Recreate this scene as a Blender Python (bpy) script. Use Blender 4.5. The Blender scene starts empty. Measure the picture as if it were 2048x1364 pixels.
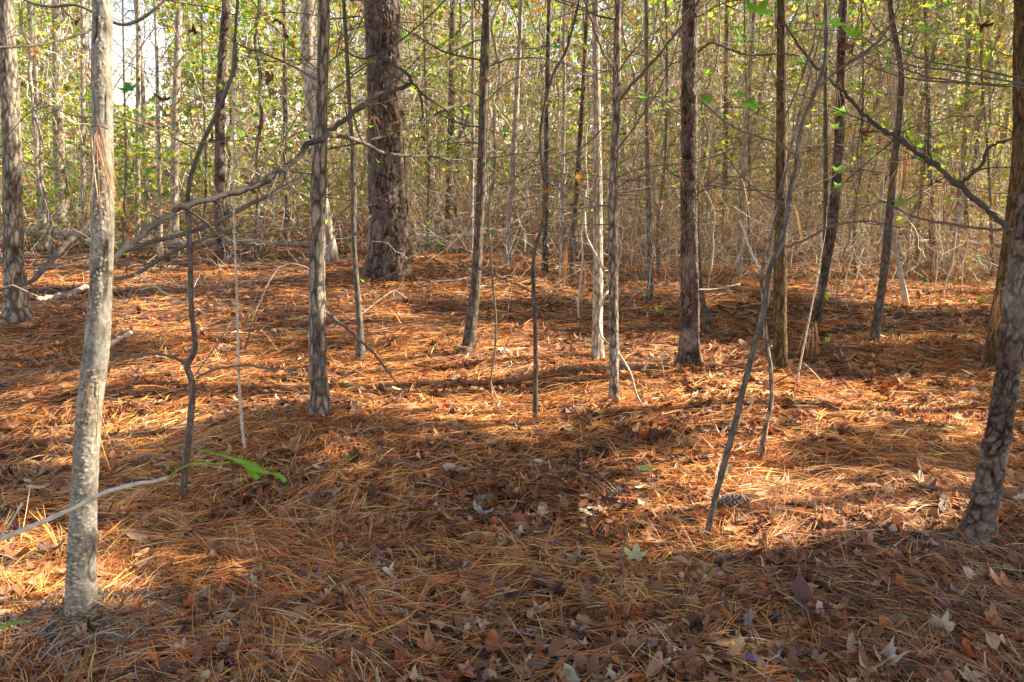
import bpy, math, numpy as np
from mathutils import Vector
R_ = math.radians
sc = bpy.context.scene
rng = np.random.default_rng(7)

# ------------------------------------------------------------------ camera, sky, sun, exposure
F = 1450.0                    # focal length in pixels of the 2048-wide photograph
PITCH = R_(13.6)
CZ = 1.35
cam_d = bpy.data.cameras.new('camera'); cam = bpy.data.objects.new('camera', cam_d)
sc.collection.objects.link(cam); sc.camera = cam
cam_d.sensor_width = 36; cam_d.lens = 36*F/2048; cam_d.clip_end = 2000; cam_d.clip_start = .05
cam.location = (0, 0, CZ); cam.rotation_euler = (R_(90)-PITCH, 0, 0)
cam_d.dof.use_dof = True; cam_d.dof.focus_distance = 4.5; cam_d.dof.aperture_fstop = 9
SUN_AZ = R_(8)                # from +x, turned a little away from the camera
SUN_EL = R_(36)
S = np.array([math.cos(SUN_EL)*math.cos(SUN_AZ), math.cos(SUN_EL)*math.sin(SUN_AZ), math.sin(SUN_EL)])
w = bpy.data.worlds.new("World"); sc.world = w; w.use_nodes = True
nt = w.node_tree; sky = nt.nodes.new('ShaderNodeTexSky'); sky.sky_type = 'NISHITA'; sky.sun_disc = False
sky.sun_elevation = SUN_EL; sky.sun_rotation = math.pi/2 - SUN_AZ
sky.air_density = 1.3; sky.dust_density = .3; sky.ozone_density = 2
bg = nt.nodes['Background']; bg.inputs[1].default_value = 0.10
wb = nt.nodes.new('ShaderNodeVectorMath'); wb.operation = 'MULTIPLY'; wb.inputs[1].default_value = (1.14, .95, .88)
nt.links.new(sky.outputs[0], wb.inputs[0]); nt.links.new(wb.outputs[0], bg.inputs[0])
sun_d = bpy.data.lights.new('sun', 'SUN'); sun = bpy.data.objects.new('sun', sun_d); sc.collection.objects.link(sun)
sun_d.energy = 5.0; sun_d.angle = R_(.5); sun_d.color = (1, .92, .74)
sun.rotation_euler = Vector(S).to_track_quat('Z', 'Y').to_euler(); sun.location = (8, -3, 12)
sc.view_settings.view_transform = 'Standard'; sc.view_settings.look = 'None'
sc.view_settings.exposure = 1.93; sc.view_settings.gamma = 1
sc.render.engine = 'CYCLES'
sc.cycles.max_bounces = 6; sc.cycles.diffuse_bounces = 4; sc.cycles.transmission_bounces = 4
sc.cycles.use_denoising = True

# ------------------------------------------------------------------ noise
def _h(ix, iy, iz, s):
    n = (ix.astype(np.int64)*374761393 + iy.astype(np.int64)*668265263 + iz.astype(np.int64)*2147483647 + s*1274126177) & 0xffffffff
    n = ((n ^ (n >> 13))*1274126177) & 0xffffffff
    n = ((n ^ (n >> 16))*2246822519) & 0xffffffff
    return ((n ^ (n >> 15)) & 0xffffff)/float(0xffffff)
def vn2(x, y, s=0):
    x = np.asarray(x, float); y = np.asarray(y, float)
    ix = np.floor(x); iy = np.floor(y); fx = x-ix; fy = y-iy
    fx = fx*fx*(3-2*fx); fy = fy*fy*(3-2*fy); z = np.zeros_like(ix)
    a = _h(ix, iy, z, s); b = _h(ix+1, iy, z, s); c = _h(ix, iy+1, z, s); d = _h(ix+1, iy+1, z, s)
    return (a+(b-a)*fx)*(1-fy)+(c+(d-c)*fx)*fy-.5
def vn3(p, s=0):
    i = np.floor(p); f = p-i; f = f*f*(3-2*f); r = 0
    for a in (0, 1):
        for b in (0, 1):
            for c in (0, 1):
                wt = (f[:, 0] if a else 1-f[:, 0])*(f[:, 1] if b else 1-f[:, 1])*(f[:, 2] if c else 1-f[:, 2])
                r = r + wt*_h(i[:, 0]+a, i[:, 1]+b, i[:, 2]+c, s)
    return r-.5
def worley(p, s=0):
    i = np.floor(p); f1 = np.full(len(p), 9.); f2 = np.full(len(p), 9.); cid = np.zeros(len(p))
    for a in (-1, 0, 1):
        for b in (-1, 0, 1):
            for c in (-1, 0, 1):
                q = i+np.array([a, b, c])
                o = np.stack([_h(q[:, 0], q[:, 1], q[:, 2], s+k) for k in range(3)], 1)
                d = np.linalg.norm(q+o-p, axis=1)
                nearer = d < f1
                f2 = np.where(nearer, f1, np.minimum(f2, d)); cid = np.where(nearer, o[:, 0], cid); f1 = np.minimum(f1, d)
    return f1, f2, cid
def sst(a, b, x):
    t = np.clip((x-a)/(b-a), 0, 1); return t*t*(3-2*t)

# ------------------------------------------------------------------ ground height and picture-to-place helpers
MOUNDS = [(-1.45, 8.6, .16, 1.3), (.1, 3.95, .03, .5), (-.95, 3.7, .05, .3), (1.2, 4.1, .04, .7), (-2.3, 5.0, .06, .8), (1.67, 2.55, .04, .3), (-1.26, 2.1, .04, .28)]
def gz(x, y):
    x = np.asarray(x, float); y = np.asarray(y, float)
    z = .15*vn2(x/3.1+5, y/2.4, 3)+.10*vn2(x/1.1, y/.8, 4)+.045*vn2(x/.42, y/.36, 5)+.022*vn2(x/.17, y/.16, 6)
    z = z*np.clip((y+3)/6, .3, 1)
    for mx, my, a, r in MOUNDS:
        z = z+a*np.exp(-((x-mx)**2+(y-my)**2)/(2*r*r))
    z = z+.03*np.maximum(y-13, 0)+.02*np.maximum(y-16, 0)*np.clip(x/6, 0, 1)
    z = z+.5*vn2(x/25., y/25., 9)*np.clip((y-25)/20, 0, 1)
    return z
cp, sp = math.cos(PITCH), math.sin(PITCH)
def ray(px, py):
    xc = (px-1024)/F; yc = (682-py)/F
    return np.array([xc, cp+yc*sp, -sp+yc*cp])
def at(px, py, Y):            # the point seen at (px, py) that lies Y metres ahead
    d = ray(px, py); return np.array([0, 0, CZ])+d*(Y/d[1])
def mpp(px, py, Y):           # metres per photograph pixel there
    return (Y/ray(px, py)[1])/F
def gpt(px, py):
    d = ray(px, py); ts = np.linspace(.8, 40, 8000)
    p = np.array([0, 0, CZ])+d[None]*ts[:, None]
    k = np.argmax(p[:, 2] < gz(p[:, 0], p[:, 1]))
    return p[k]
def to_px(P):                 # inverse, for planning light patches
    q = P-np.array([0, 0, CZ]); dep = q[:, 1]*cp-q[:, 2]*sp; up = q[:, 1]*sp+q[:, 2]*cp
    dep = np.where(dep > .1, dep, .1)
    return 1024+F*q[:, 0]/dep, 682-F*up/dep

# ------------------------------------------------------------------ mesh builder
class MB:
    def __init__(s): s.V = []; s.A = []; s.B = []; s.M3 = []; s.M4 = []; s.K = []; s.C = []; s.n = 0
    def add(s, V, tris=None, quads=None, col=None, bk=None, mi=0):
        V = np.asarray(V, float); n = len(V); s.V.append(V)
        if tris is not None and len(tris):
            s.A.append(np.asarray(tris)+s.n); s.M3.append(np.full(len(tris), mi))
        if quads is not None and len(quads):
            s.B.append(np.asarray(quads)+s.n); s.M4.append(np.full(len(quads), mi))
        s.C.append(np.ones((n, 3)) if col is None else np.broadcast_to(np.asarray(col, float), (n, 3)))
        s.K.append(V if bk is None else bk); s.n += n
    def build(s, name, mats, parent=None, org=(0, 0, 0), smooth=True):
        org = np.asarray(org, float)
        V = np.concatenate(s.V)-org; C = np.concatenate(s.C); K = np.concatenate(s.K)
        T = np.concatenate(s.A) if s.A else np.zeros((0, 3), int); Q = np.concatenate(s.B) if s.B else np.zeros((0, 4), int)
        mi = np.concatenate((s.M3 or [np.zeros(0)])+(s.M4 or [np.zeros(0)])).astype(np.int32)
        me = bpy.data.meshes.new(name)
        me.vertices.add(len(V)); me.vertices.foreach_set('co', V.astype(np.float32).ravel())
        L = np.concatenate([T.ravel(), Q.ravel()]).astype(np.int32)
        tot = np.concatenate([np.full(len(T), 3), np.full(len(Q), 4)]).astype(np.int32)
        st = np.concatenate([[0], np.cumsum(tot)[:-1]]).astype(np.int32)
        me.loops.add(len(L)); me.loops.foreach_set('vertex_index', L)
        me.polygons.add(len(tot)); me.polygons.foreach_set('loop_start', st); me.polygons.foreach_set('loop_total', tot)
        me.polygons.foreach_set('material_index', mi)
        me.polygons.foreach_set('use_smooth', np.full(len(tot), smooth, bool))
        a = me.attributes.new('Col', 'FLOAT_COLOR', 'POINT')
        a.data.foreach_set('color', np.hstack([C, np.ones((len(C), 1))]).astype(np.float32).ravel())
        a = me.attributes.new('bk', 'FLOAT_VECTOR', 'POINT'); a.data.foreach_set('vector', K.astype(np.float32).ravel())
        me.update(calc_edges=True)
        for m in (mats if isinstance(mats, (list, tuple)) else [mats]): me.materials.append(m)
        o = bpy.data.objects.new(name, me); sc.collection.objects.link(o)
        if parent is not None: o.parent = parent
        else: o.location = org
        return o

def spline(P, n):
    P = np.asarray(P, float); m = len(P)
    if m < 3: t = np.linspace(0, 1, n)[:, None]; return P[0]+(P[-1]-P[0])*t
    E = np.vstack([2*P[0]-P[1], P, 2*P[-1]-P[-2]])
    seg = np.linalg.norm(np.diff(P[:, :3], axis=0), axis=1); cum = np.concatenate([[0], np.cumsum(seg)])
    s = np.linspace(0, cum[-1], n); k = np.clip(np.searchsorted(cum, s, side='right')-1, 0, m-2)
    t = ((s-cum[k])/np.maximum(seg[k], 1e-9))[:, None]
    a, b, c, d = E[k], E[k+1], E[k+2], E[k+3]
    return .5*((2*b)+(-a+c)*t+(2*a-5*b+4*c-d)*t*t+(-a+3*b-3*c+d)*t**3)

def tube(mb, P, R, sides=6, bark=None, mi=0, col=None, tip=True, v0=0., flare=None, seed=0):
    """P rings of centres, R radii; bark(p3, theta, v, r) -> (offset, colour)"""
    P = np.asarray(P, float); n = len(P); R = np.broadcast_to(np.asarray(R, float), (n,)).copy()
    T = np.gradient(P, axis=0); T /= np.maximum(np.linalg.norm(T, axis=1), 1e-9)[:, None]
    t0 = T[0]; ref = np.array([0, 1., 0]) if abs(t0[1]) < .8 else np.array([1., 0, 0])
    N = np.zeros((n, 3)); v = ref-t0*ref.dot(t0); N[0] = v/np.linalg.norm(v)
    for i in range(1, n):
        v = N[i-1]-T[i]*N[i-1].dot(T[i]); N[i] = v/max(np.linalg.norm(v), 1e-9)
    Bn = np.cross(T, N)
    th = np.linspace(0, 2*np.pi, sides, endpoint=False)
    cs, sn = np.cos(th), np.sin(th)
    D = N[:, None]*cs[None, :, None]+Bn[:, None]*sn[None, :, None]
    vv = v0+np.concatenate([[0], np.cumsum(np.linalg.norm(np.diff(P, axis=0), axis=1))])
    RR = np.repeat(R[:, None], sides, 1)
    r0 = float(np.median(R))
    bk = np.stack([np.tile(cs*r0, n), np.tile(sn*r0, n), np.repeat(vv, sides)], 1)
    if flare:
        h, a, k = flare
        e = np.exp(-np.maximum(vv-v0-.08, 0)/h)[:, None]
        RR = RR*(1+a*e*(1+.55*np.cos(k*th[None]+seed)+.3*np.cos((k+2)*th[None]+2.3*seed)))
    C = np.tile([.85, 0., .5], (n*sides, 1)) if col is None else np.broadcast_to(np.asarray(col, float), (n*sides, 3))
    if bark is not None:
        off, C = bark(bk+seed*7.3, np.tile(th, n), np.repeat(vv, sides), r0)
        RR = RR+off.reshape(n, sides)
    V = (P[:, None]+D*RR[..., None]).reshape(-1, 3)
    i = np.arange(n-1)[:, None]*sides; j = np.arange(sides)[None]; j2 = (j+1) % sides
    Q = np.stack([i+j, i+j2, i+sides+j2, i+sides+j], -1).reshape(-1, 4)
    Tt = None
    if tip:
        V = np.vstack([V, P[-1]+T[-1]*R[-1]*.6]); C = np.vstack([C, C[-1:]]); bk = np.vstack([bk, bk[-1:]])
        b = (n-1)*sides; Tt = np.stack([b+np.arange(sides), b+(np.arange(sides)+1) % sides, np.full(sides, n*sides)], 1)
    mb.add(V, Tt, Q, C, bk, mi)

def strands(mb, P, W, side, col, mi=0):
    """N ribbons with K points: P (N,K,3), W (N,) width, side (N,3), col (N,3)"""
    N, K, _ = P.shape
    prof = np.ones(K); prof[-1] = .35
    O = side[:, None]*(W[:, None, None]*.5)*prof[None, :, None]
    V = np.stack([P-O, P+O], 2).reshape(-1, 3)
    b = (np.arange(N)*K*2)[:, None]; k = (np.arange(K-1)*2)[None]
    Q = np.stack([b+k, b+k+1, b+k+3, b+k+2], -1).reshape(-1, 4)
    mb.add(V, None, Q, np.repeat(col, K*2, 0), None, mi)

def leaf_outline(kind, r):
    if kind == 'star':        # five pointed lobes
        pts = []
        for k in range(5):
            a = math.pi/2+(k-2)*1.12; L = [.62, .92, 1.05, .92, .62][k]*r.uniform(.85, 1.1)
            pts.append((a-.34, L*.66)); pts.append((a-.20, L*.80)); pts.append((a-.07, L*.93)); pts.append((a, L*1.04)); pts.append((a+.07, L*.93)); pts.append((a+.20, L*.80)); pts.append((a+.34, L*.66))
            if k < 4: pts.append((a+.56, .50))
        pts.append((-math.pi/2, .12))
        return np.array([(math.cos(a)*l, math.sin(a)*l) for a, l in pts])
    if kind == 'oval':
        t = np.linspace(0, 2*np.pi, 15, endpoint=False)
        return np.stack([.42*np.sin(t)*(1+.12*np.sin(5*t)), 1.0*np.cos(t)], 1)
    if kind == 'oak':
        t = np.linspace(0, 2*np.pi, 27, endpoint=False)
        rr = (1+.28*np.cos(9*t))
        return np.stack([.40*np.sin(t)*rr, .98*np.cos(t)*(1+.08*np.cos(9*t))], 1)
def leaf_template(kind, r, curl=1.):
    o = leaf_outline(kind, r); n = len(o); o = o*(1+r.standard_normal((n, 1))*.07*min(curl, 1.))
    inner = o*.5
    V2 = np.vstack([[(0, 0)], inner, o]); x, y = V2[:, 0], V2[:, 1]
    a, b, c, d = r.uniform(-.5, 1, 4)*curl
    z = a*x*x+b*y*y*.7+c*x*y*.6+.12*curl*np.sin(4*x+d*6)*np.abs(y)+.18*curl*np.abs(x)+.06*curl*r.standard_normal(len(x))*np.hypot(x, y)
    V = np.stack([x, y, z], 1)
    i = np.arange(n); j = (i+1) % n
    T = np.vstack([np.stack([np.zeros(n, int), 1+i, 1+j], 1), np.stack([1+i, 1+n+i, 1+n+j], 1), np.stack([1+i, 1+n+j, 1+j], 1)])
    return V, T
RHOMB = (np.array([(0, -1, 0), (.55, 0, .12), (0, 1, -.05), (-.55, 0, .15)], float), np.array([(0, 1, 2), (0, 2, 3)]))
def rand_rot(n, r, tilt=None):
    """random frames; tilt limits the angle of the normal from up"""
    if tilt is None:
        q = r.standard_normal((n, 4)); q /= np.linalg.norm(q, axis=1)[:, None]; a, b, c, d = q.T
        return np.stack([np.stack([1-2*(c*c+d*d), 2*(b*c-a*d), 2*(b*d+a*c)], 1), np.stack([2*(b*c+a*d), 1-2*(b*b+d*d), 2*(c*d-a*b)], 1), np.stack([2*(b*d-a*c), 2*(c*d+a*b), 1-2*(b*b+c*c)], 1)], 1)
    az = r.uniform(0, 2*np.pi, n); tl = np.abs(r.standard_normal(n))*tilt; ph = r.uniform(0, 2*np.pi, n)
    nz = np.stack([np.sin(tl)*np.cos(ph), np.sin(tl)*np.sin(ph), np.cos(tl)], 1)
    x = np.stack([np.cos(az), np.sin(az), np.zeros(n)], 1); x -= nz*(x*nz).sum(1)[:, None]; x /= np.linalg.norm(x, axis=1)[:, None]
    return np.stack([x, np.cross(nz, x), nz], 2)
def leaves(mb, tmpl, P, Rm, size, col, mi=0):
    V0, T0 = tmpl; n = len(P)
    if n == 0: return
    V = (np.einsum('nij,kj->nki', Rm, V0)*np.asarray(size).reshape(-1, 1, 1)+P[:, None]).reshape(-1, 3)
    T = (T0[None]+(np.arange(n)*len(V0))[:, None, None]).reshape(-1, 3)
    mb.add(V, T, None, np.repeat(np.broadcast_to(col, (n, 3)), len(V0), 0), None, mi)
def palette(pal, n, r, jit=.18):
    pal = np.array(pal, float); k = r.choice(len(pal), n, p=pal[:, 3]/pal[:, 3].sum())
    return np.clip(pal[k, :3]*np.exp(r.standard_normal((n, 1))*jit)*np.exp(r.standard_normal((n, 3))*.05), 0, .95)

# ------------------------------------------------------------------ materials
def newmat(name):
    m = bpy.data.materials.new(name); m.use_nodes = True; nt = m.node_tree; nt.nodes.clear()
    return m, nt, nt.nodes.new, nt.links.new, nt.nodes.new('ShaderNodeOutputMaterial')
def mat_leafy(name, trans=.4, tint=(1, 1, 1), gloss=.02, var=.5):
    m, nt, N, L, out = newmat(name)
    a = N('ShaderNodeAttribute'); a.attribute_name = 'Col'
    no = N('ShaderNodeTexNoise'); no.inputs['Scale'].default_value = 60; no.inputs['Detail'].default_value = 3
    mr = N('ShaderNodeMapRange'); mr.inputs[3].default_value = 1-var*.5; mr.inputs[4].default_value = 1+var*.5
    L(no.outputs[0], mr.inputs[0])
    mx = N('ShaderNodeVectorMath'); mx.operation = 'MULTIPLY'; L(a.outputs['Color'], mx.inputs[0]); mx.inputs[1].default_value = tint
    m2 = N('ShaderNodeVectorMath'); m2.operation = 'SCALE'; L(mx.outputs[0], m2.inputs[0]); L(mr.outputs[0], m2.inputs['Scale'])
    d = N('ShaderNodeBsdfDiffuse'); t = N('ShaderNodeBsdfTranslucent'); g = N('ShaderNodeBsdfGlossy'); g.inputs['Roughness'].default_value = .45
    L(m2.outputs[0], d.inputs[0]); L(m2.outputs[0], t.inputs[0])
    s1 = N('ShaderNodeMixShader'); s1.inputs[0].default_value = trans; L(d.outputs[0], s1.inputs[1]); L(t.outputs[0], s1.inputs[2])
    s2 = N('ShaderNodeMixShader'); s2.inputs[0].default_value = gloss; L(s1.outputs[0], s2.inputs[1]); L(g.outputs[0], s2.inputs[2])
    L(s2.outputs[0], out.inputs[0]); return m
def mat_bark(name, ridge, furrow, pale=(.5, .48, .42), lichen=(.35, .37, .30), lich=.35, fine=220, big=9, bump=.5):
    m, nt, N, L, out = newmat(name)
    a = N('ShaderNodeAttribute'); a.attribute_name = 'Col'; k = N('ShaderNodeAttribute'); k.attribute_name = 'bk'
    sep = N('ShaderNodeSeparateColor'); L(a.outputs['Color'], sep.inputs[0])
    n1 = N('ShaderNodeTexNoise'); n1.inputs['Scale'].default_value = fine; n1.inputs['Detail'].default_value = 4
    mp = N('ShaderNodeMapping'); mp.inputs['Scale'].default_value = (1, 1, .35); L(k.outputs['Vector'], mp.inputs[0]); L(mp.outputs[0], n1.inputs[0])
    n2 = N('ShaderNodeTexNoise'); n2.inputs['Scale'].default_value = big; n2.inputs['Detail'].default_value = 5; L(k.outputs['Vector'], n2.inputs[0])
    def mix(f, A, B):
        x = N('ShaderNodeMix'); x.data_type = 'RGBA'
        for sock, val in ((x.inputs[0], f), (x.inputs[6], A), (x.inputs[7], B)):
            if hasattr(val, 'links'): L(val, sock)
            else: sock.default_value = val if isinstance(val, float) else (*val, 1)
        return x.outputs[2]
    c = mix(sep.outputs[0], furrow, ridge)
    r2 = N('ShaderNodeMapRange'); r2.inputs[1].default_value = .52; r2.inputs[2].default_value = .68; r2.inputs[4].default_value = lich; L(n2.outputs[0], r2.inputs[0])
    c = mix(r2.outputs[0], c, lichen); c = mix(sep.outputs[1], c, pale)
    r1 = N('ShaderNodeMapRange'); r1.inputs[1].default_value = .3; r1.inputs[2].default_value = .7; r1.inputs[3].default_value = .55; r1.inputs[4].default_value = 1.4; L(n1.outputs[0], r1.inputs[0])
    v = N('ShaderNodeVectorMath'); v.operation = 'SCALE'; L(c, v.inputs[0]); L(r1.outputs[0], v.inputs['Scale'])
    b = N('ShaderNodeBsdfPrincipled'); b.inputs['Roughness'].default_value = .9; b.inputs['Specular IOR Level'].default_value = .2; L(v.outputs[0], b.inputs['Base Color'])
    bp = N('ShaderNodeBump'); bp.inputs['Strength'].default_value = bump; bp.inputs['Distance'].default_value = .004; L(n1.outputs[0], bp.inputs['Height']); L(bp.outputs[0], b.inputs['Normal'])
    L(b.outputs[0], out.inputs[0]); return m
def mat_ground():
    m, nt, N, L, out = newmat('forest_floor')
    g = N('ShaderNodeNewGeometry')
    n1 = N('ShaderNodeTexNoise'); n1.inputs['Scale'].default_value = 14; n1.inputs['Detail'].default_value = 8; n1.inputs['Roughness'].default_value = .7; L(g.outputs['Position'], n1.inputs[0])
    n2 = N('ShaderNodeTexNoise'); n2.inputs['Scale'].default_value = 2.2; n2.inputs['Detail'].default_value = 4; L(g.outputs['Position'], n2.inputs[0])
    r = N('ShaderNodeValToRGB'); L(n1.outputs[0], r.inputs[0])
    e = r.color_ramp.elements; e[0].position = .3; e[0].color = (.018, .010, .007, 1); e[1].position = .72; e[1].color = (.20, .08, .03, 1)
    x = e.new(.5); x.color = (.07, .03, .016, 1)
    r2 = N('ShaderNodeMapRange'); r2.inputs[3].default_value = .7; r2.inputs[4].default_value = 1.3; L(n2.outputs[0], r2.inputs[0])
    v = N('ShaderNodeVectorMath'); v.operation = 'SCALE'; L(r.outputs[0], v.inputs[0]); L(r2.outputs[0], v.inputs['Scale'])
    b = N('ShaderNodeBsdfPrincipled'); b.inputs['Roughness'].default_value = .95; L(v.outputs[0], b.inputs['Base Color'])
    bp = N('ShaderNodeBump'); bp.inputs['Distance'].default_value = .03; L(n1.outputs[0], bp.inputs['Height']); L(bp.outputs[0], b.inputs['Normal'])
    L(b.outputs[0], out.inputs[0]); return m
M = dict(
    ground=mat_ground(),
    needle=mat_leafy('dry_needles', .12, gloss=.02, var=.35),
    litter=mat_leafy('dry_leaves', .16, gloss=.015, var=.7),
    green=mat_leafy('green_leaves', .50, gloss=.02, var=.25),
    brush=mat_leafy('dry_brush', .15, gloss=.02, var=.2),
    smooth=mat_bark('smooth_grey_bark', (.25, .21, .16), (.06, .05, .038), pale=(.46, .39, .28), lichen=(.34, .32, .28), lich=.6, fine=160),
    furrow=mat_bark('furrowed_grey_brown_bark', (.33, .26, .19), (.05, .035, .026), lichen=(.24, .23, .19)),
    mossy=mat_bark('mossy_brown_bark', (.17, .11, .045), (.035, .022, .011), lichen=(.16, .14, .05), lich=.5),
    pine=mat_bark('plated_pine_bark', (.165, .11, .082), (.02, .012, .009), pale=(.32, .25, .20), lichen=(.23, .18, .145), lich=.3, fine=150),
    dark=mat_bark('dark_slender_bark', (.17, .13, .095), (.05, .036, .028), lichen=(.19, .17, .14)),
    grey=mat_bark('grey_twig_bark', (.17, .135, .10), (.07, .058, .048), lichen=(.27, .26, .23), fine=300),
    light=mat_bark('sunbleached_bark', (.58, .48, .36), (.15, .10, .07), lichen=(.60, .54, .45), fine=200),
    limb=mat_bark('dark_limb_bark', (.085, .068, .055), (.03, .024, .02), lichen=(.15, .14, .125), lich=.5, fine=300),
    twig=mat_bark('twig_bark', (.15, .11, .082), (.05, .036, .03), lichen=(.28, .26, .22), fine=400, bump=.2),
    cone=mat_bark('weathered_cone', (.30, .27, .25), (.07, .05, .04), lichen=(.45, .45, .48), fine=300),
)

# ------------------------------------------------------------------ scene tree helpers
def prop(o, label=None, cat=None, group=None, kind=None):
    for k, v in (('label', label), ('category', cat), ('group', group), ('kind', kind)):
        if v: o[k] = v
    return o
def thing(name, label, cat, loc, group=None):
    o = bpy.data.objects.new(name, None); sc.collection.objects.link(o); o.location = [float(v) for v in loc]; o.empty_display_size = .1
    return prop(o, label, cat, group)
def dup(root, loc, rotz, scale, label=None, group=None):
    r = root.copy(); sc.collection.objects.link(r); r.location = loc; r.rotation_euler = (0, 0, rotz); r.scale = scale
    if label: r['label'] = label
    if group: r['group'] = group
    for ch in root.children:
        c = ch.copy(); sc.collection.objects.link(c); c.parent = r
    return r

# ------------------------------------------------------------------ ground sheet
def make_ground():
    def axis(lo, hi, d0, near, g):
        v = [near[0]]
        while v[-1] < near[1]: v.append(v[-1]+d0)
        d = d0
        while v[-1] < hi: d = min(d*g, 8); v.append(v[-1]+d)
        d = d0; u = []
        c = near[0]
        while c > lo: d = min(d*g, 8); c -= d; u.append(c)
        return np.array(u[::-1]+v)
    xs = axis(-160, 160, .035, (-3.2, 3.2), 1.035); ys = axis(-40, 320, .035, (1.2, 7.5), 1.03)
    X, Y = np.meshgrid(xs, ys); V = np.stack([X.ravel(), Y.ravel(), gz(X, Y).ravel()], 1)
    nx, ny = len(xs), len(ys); i = (np.arange(ny-1)*nx)[:, None]; j = np.arange(nx-1)[None]
    Q = np.stack([i+j, i+j+1, i+nx+j+1, i+nx+j], -1).reshape(-1, 4)
    mb = MB(); mb.add(V, None, Q); o = mb.build('ground', M['ground']); prop(o, kind='structure')
make_ground()

# ------------------------------------------------------------------ needle carpet
NEEDLE = [(.64, .235, .06, 5), (.53, .165, .042, 4.5), (.70, .35, .12, 3.0), (.32, .11, .04, 2.5), (.64, .42, .23, 1.1), (.38, .25, .16, 1.0), (.13, .06, .04, 1.6)]
def fld_samples(n, d0, d1, r, wide=.80):
    y = r.uniform(d0**2, d1**2, n)**.5
    return r.uniform(-1, 1, n)*(y*wide+.5), y
def needle_band(mb, n, d0, d1, width, K, r, lift=.02):
    nb = n//3
    x, y = fld_samples(nb, d0, d1, r)
    keep = vn2(x/.35, y/.3, 31)+vn2(x/1.1, y/.8, 32)+.75 > np.minimum(r.uniform(0, .7, nb), r.uniform(0, 1, nb)*.55*0+np.where(r.random(nb) < .25, -9, 9))     # thinner where leaves win
    x, y = x[keep], y[keep]; nb = len(x)
    flow = 2.2*vn2(x/1.3, y/.9, 21)+1.8*vn2(x/.45, y/.4, 22)
    th = flow+r.standard_normal(nb)*.65+np.where(r.random(nb) < .35, r.uniform(0, 3.14, nb), 0)
    th += np.where(r.random(nb) < .5, math.pi, 0)
    x = np.repeat(x, 3); y = np.repeat(y, 3); th = np.repeat(th, 3)+r.standard_normal(nb*3)*.13
    n = nb*3
    Lg = np.repeat(r.uniform(.10, .20, nb), 3)*r.uniform(.85, 1.1, n); bend = r.standard_normal(n)*.20
    tilt = np.repeat(r.standard_normal(nb)*.05, 3)+r.standard_normal(n)*.03
    tilt = np.where(np.repeat(r.random(nb) < .012, 3), r.uniform(.3, .9, n), tilt)
    up = np.repeat(r.random(nb)**1.5*lift*1.3+.003, 3); arc = np.abs(r.standard_normal(n))*.006
    t = np.linspace(0, 1, K)[None]
    a = th[:, None]+bend[:, None]*(t-.5)*2
    dx = np.cumsum(np.cos(a)*Lg[:, None]/(K-1), 1)-np.cos(a[:, :1])*Lg[:, None]/(K-1)
    dy = np.cumsum(np.sin(a)*Lg[:, None]/(K-1), 1)-np.sin(a[:, :1])*Lg[:, None]/(K-1)
    PX = x[:, None]+dx*np.cos(tilt)[:, None]; PY = y[:, None]+dy*np.cos(tilt)[:, None]
    g0 = gz(x, y)[:, None]; g1 = gz(PX, PY)
    Z = np.maximum(g0*.5+g1*.5+up[:, None]+t*Lg[:, None]*np.sin(tilt)[:, None]+arc[:, None]*4*t*(1-t), g1+.002)
    P = np.stack([PX, PY, Z], -1)
    ph = r.uniform(-.7, .7, n); side = np.stack([-np.sin(th)*np.cos(ph), np.cos(th)*np.cos(ph), np.sin(ph)], 1)
    W = width*r.uniform(.75, 1.25, n)*np.maximum(1, (y/max(d0, 1.6))**.6)
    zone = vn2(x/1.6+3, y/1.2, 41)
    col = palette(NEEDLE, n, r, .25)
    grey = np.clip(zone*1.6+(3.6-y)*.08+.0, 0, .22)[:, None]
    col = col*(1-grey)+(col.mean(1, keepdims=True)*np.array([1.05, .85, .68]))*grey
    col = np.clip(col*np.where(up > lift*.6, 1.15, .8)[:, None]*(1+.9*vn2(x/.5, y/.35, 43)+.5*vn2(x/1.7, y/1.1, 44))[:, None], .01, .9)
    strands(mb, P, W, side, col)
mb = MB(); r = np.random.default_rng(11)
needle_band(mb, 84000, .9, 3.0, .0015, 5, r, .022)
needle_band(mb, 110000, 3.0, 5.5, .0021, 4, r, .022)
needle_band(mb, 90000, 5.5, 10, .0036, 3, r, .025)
needle_band(mb, 60000, 10, 20, .006, 3, r, .03)
prop(mb.build('pine_straw', M['needle'], smooth=False), 'rust orange pine straw matted over the whole forest floor', 'pine straw', kind='stuff')

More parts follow.
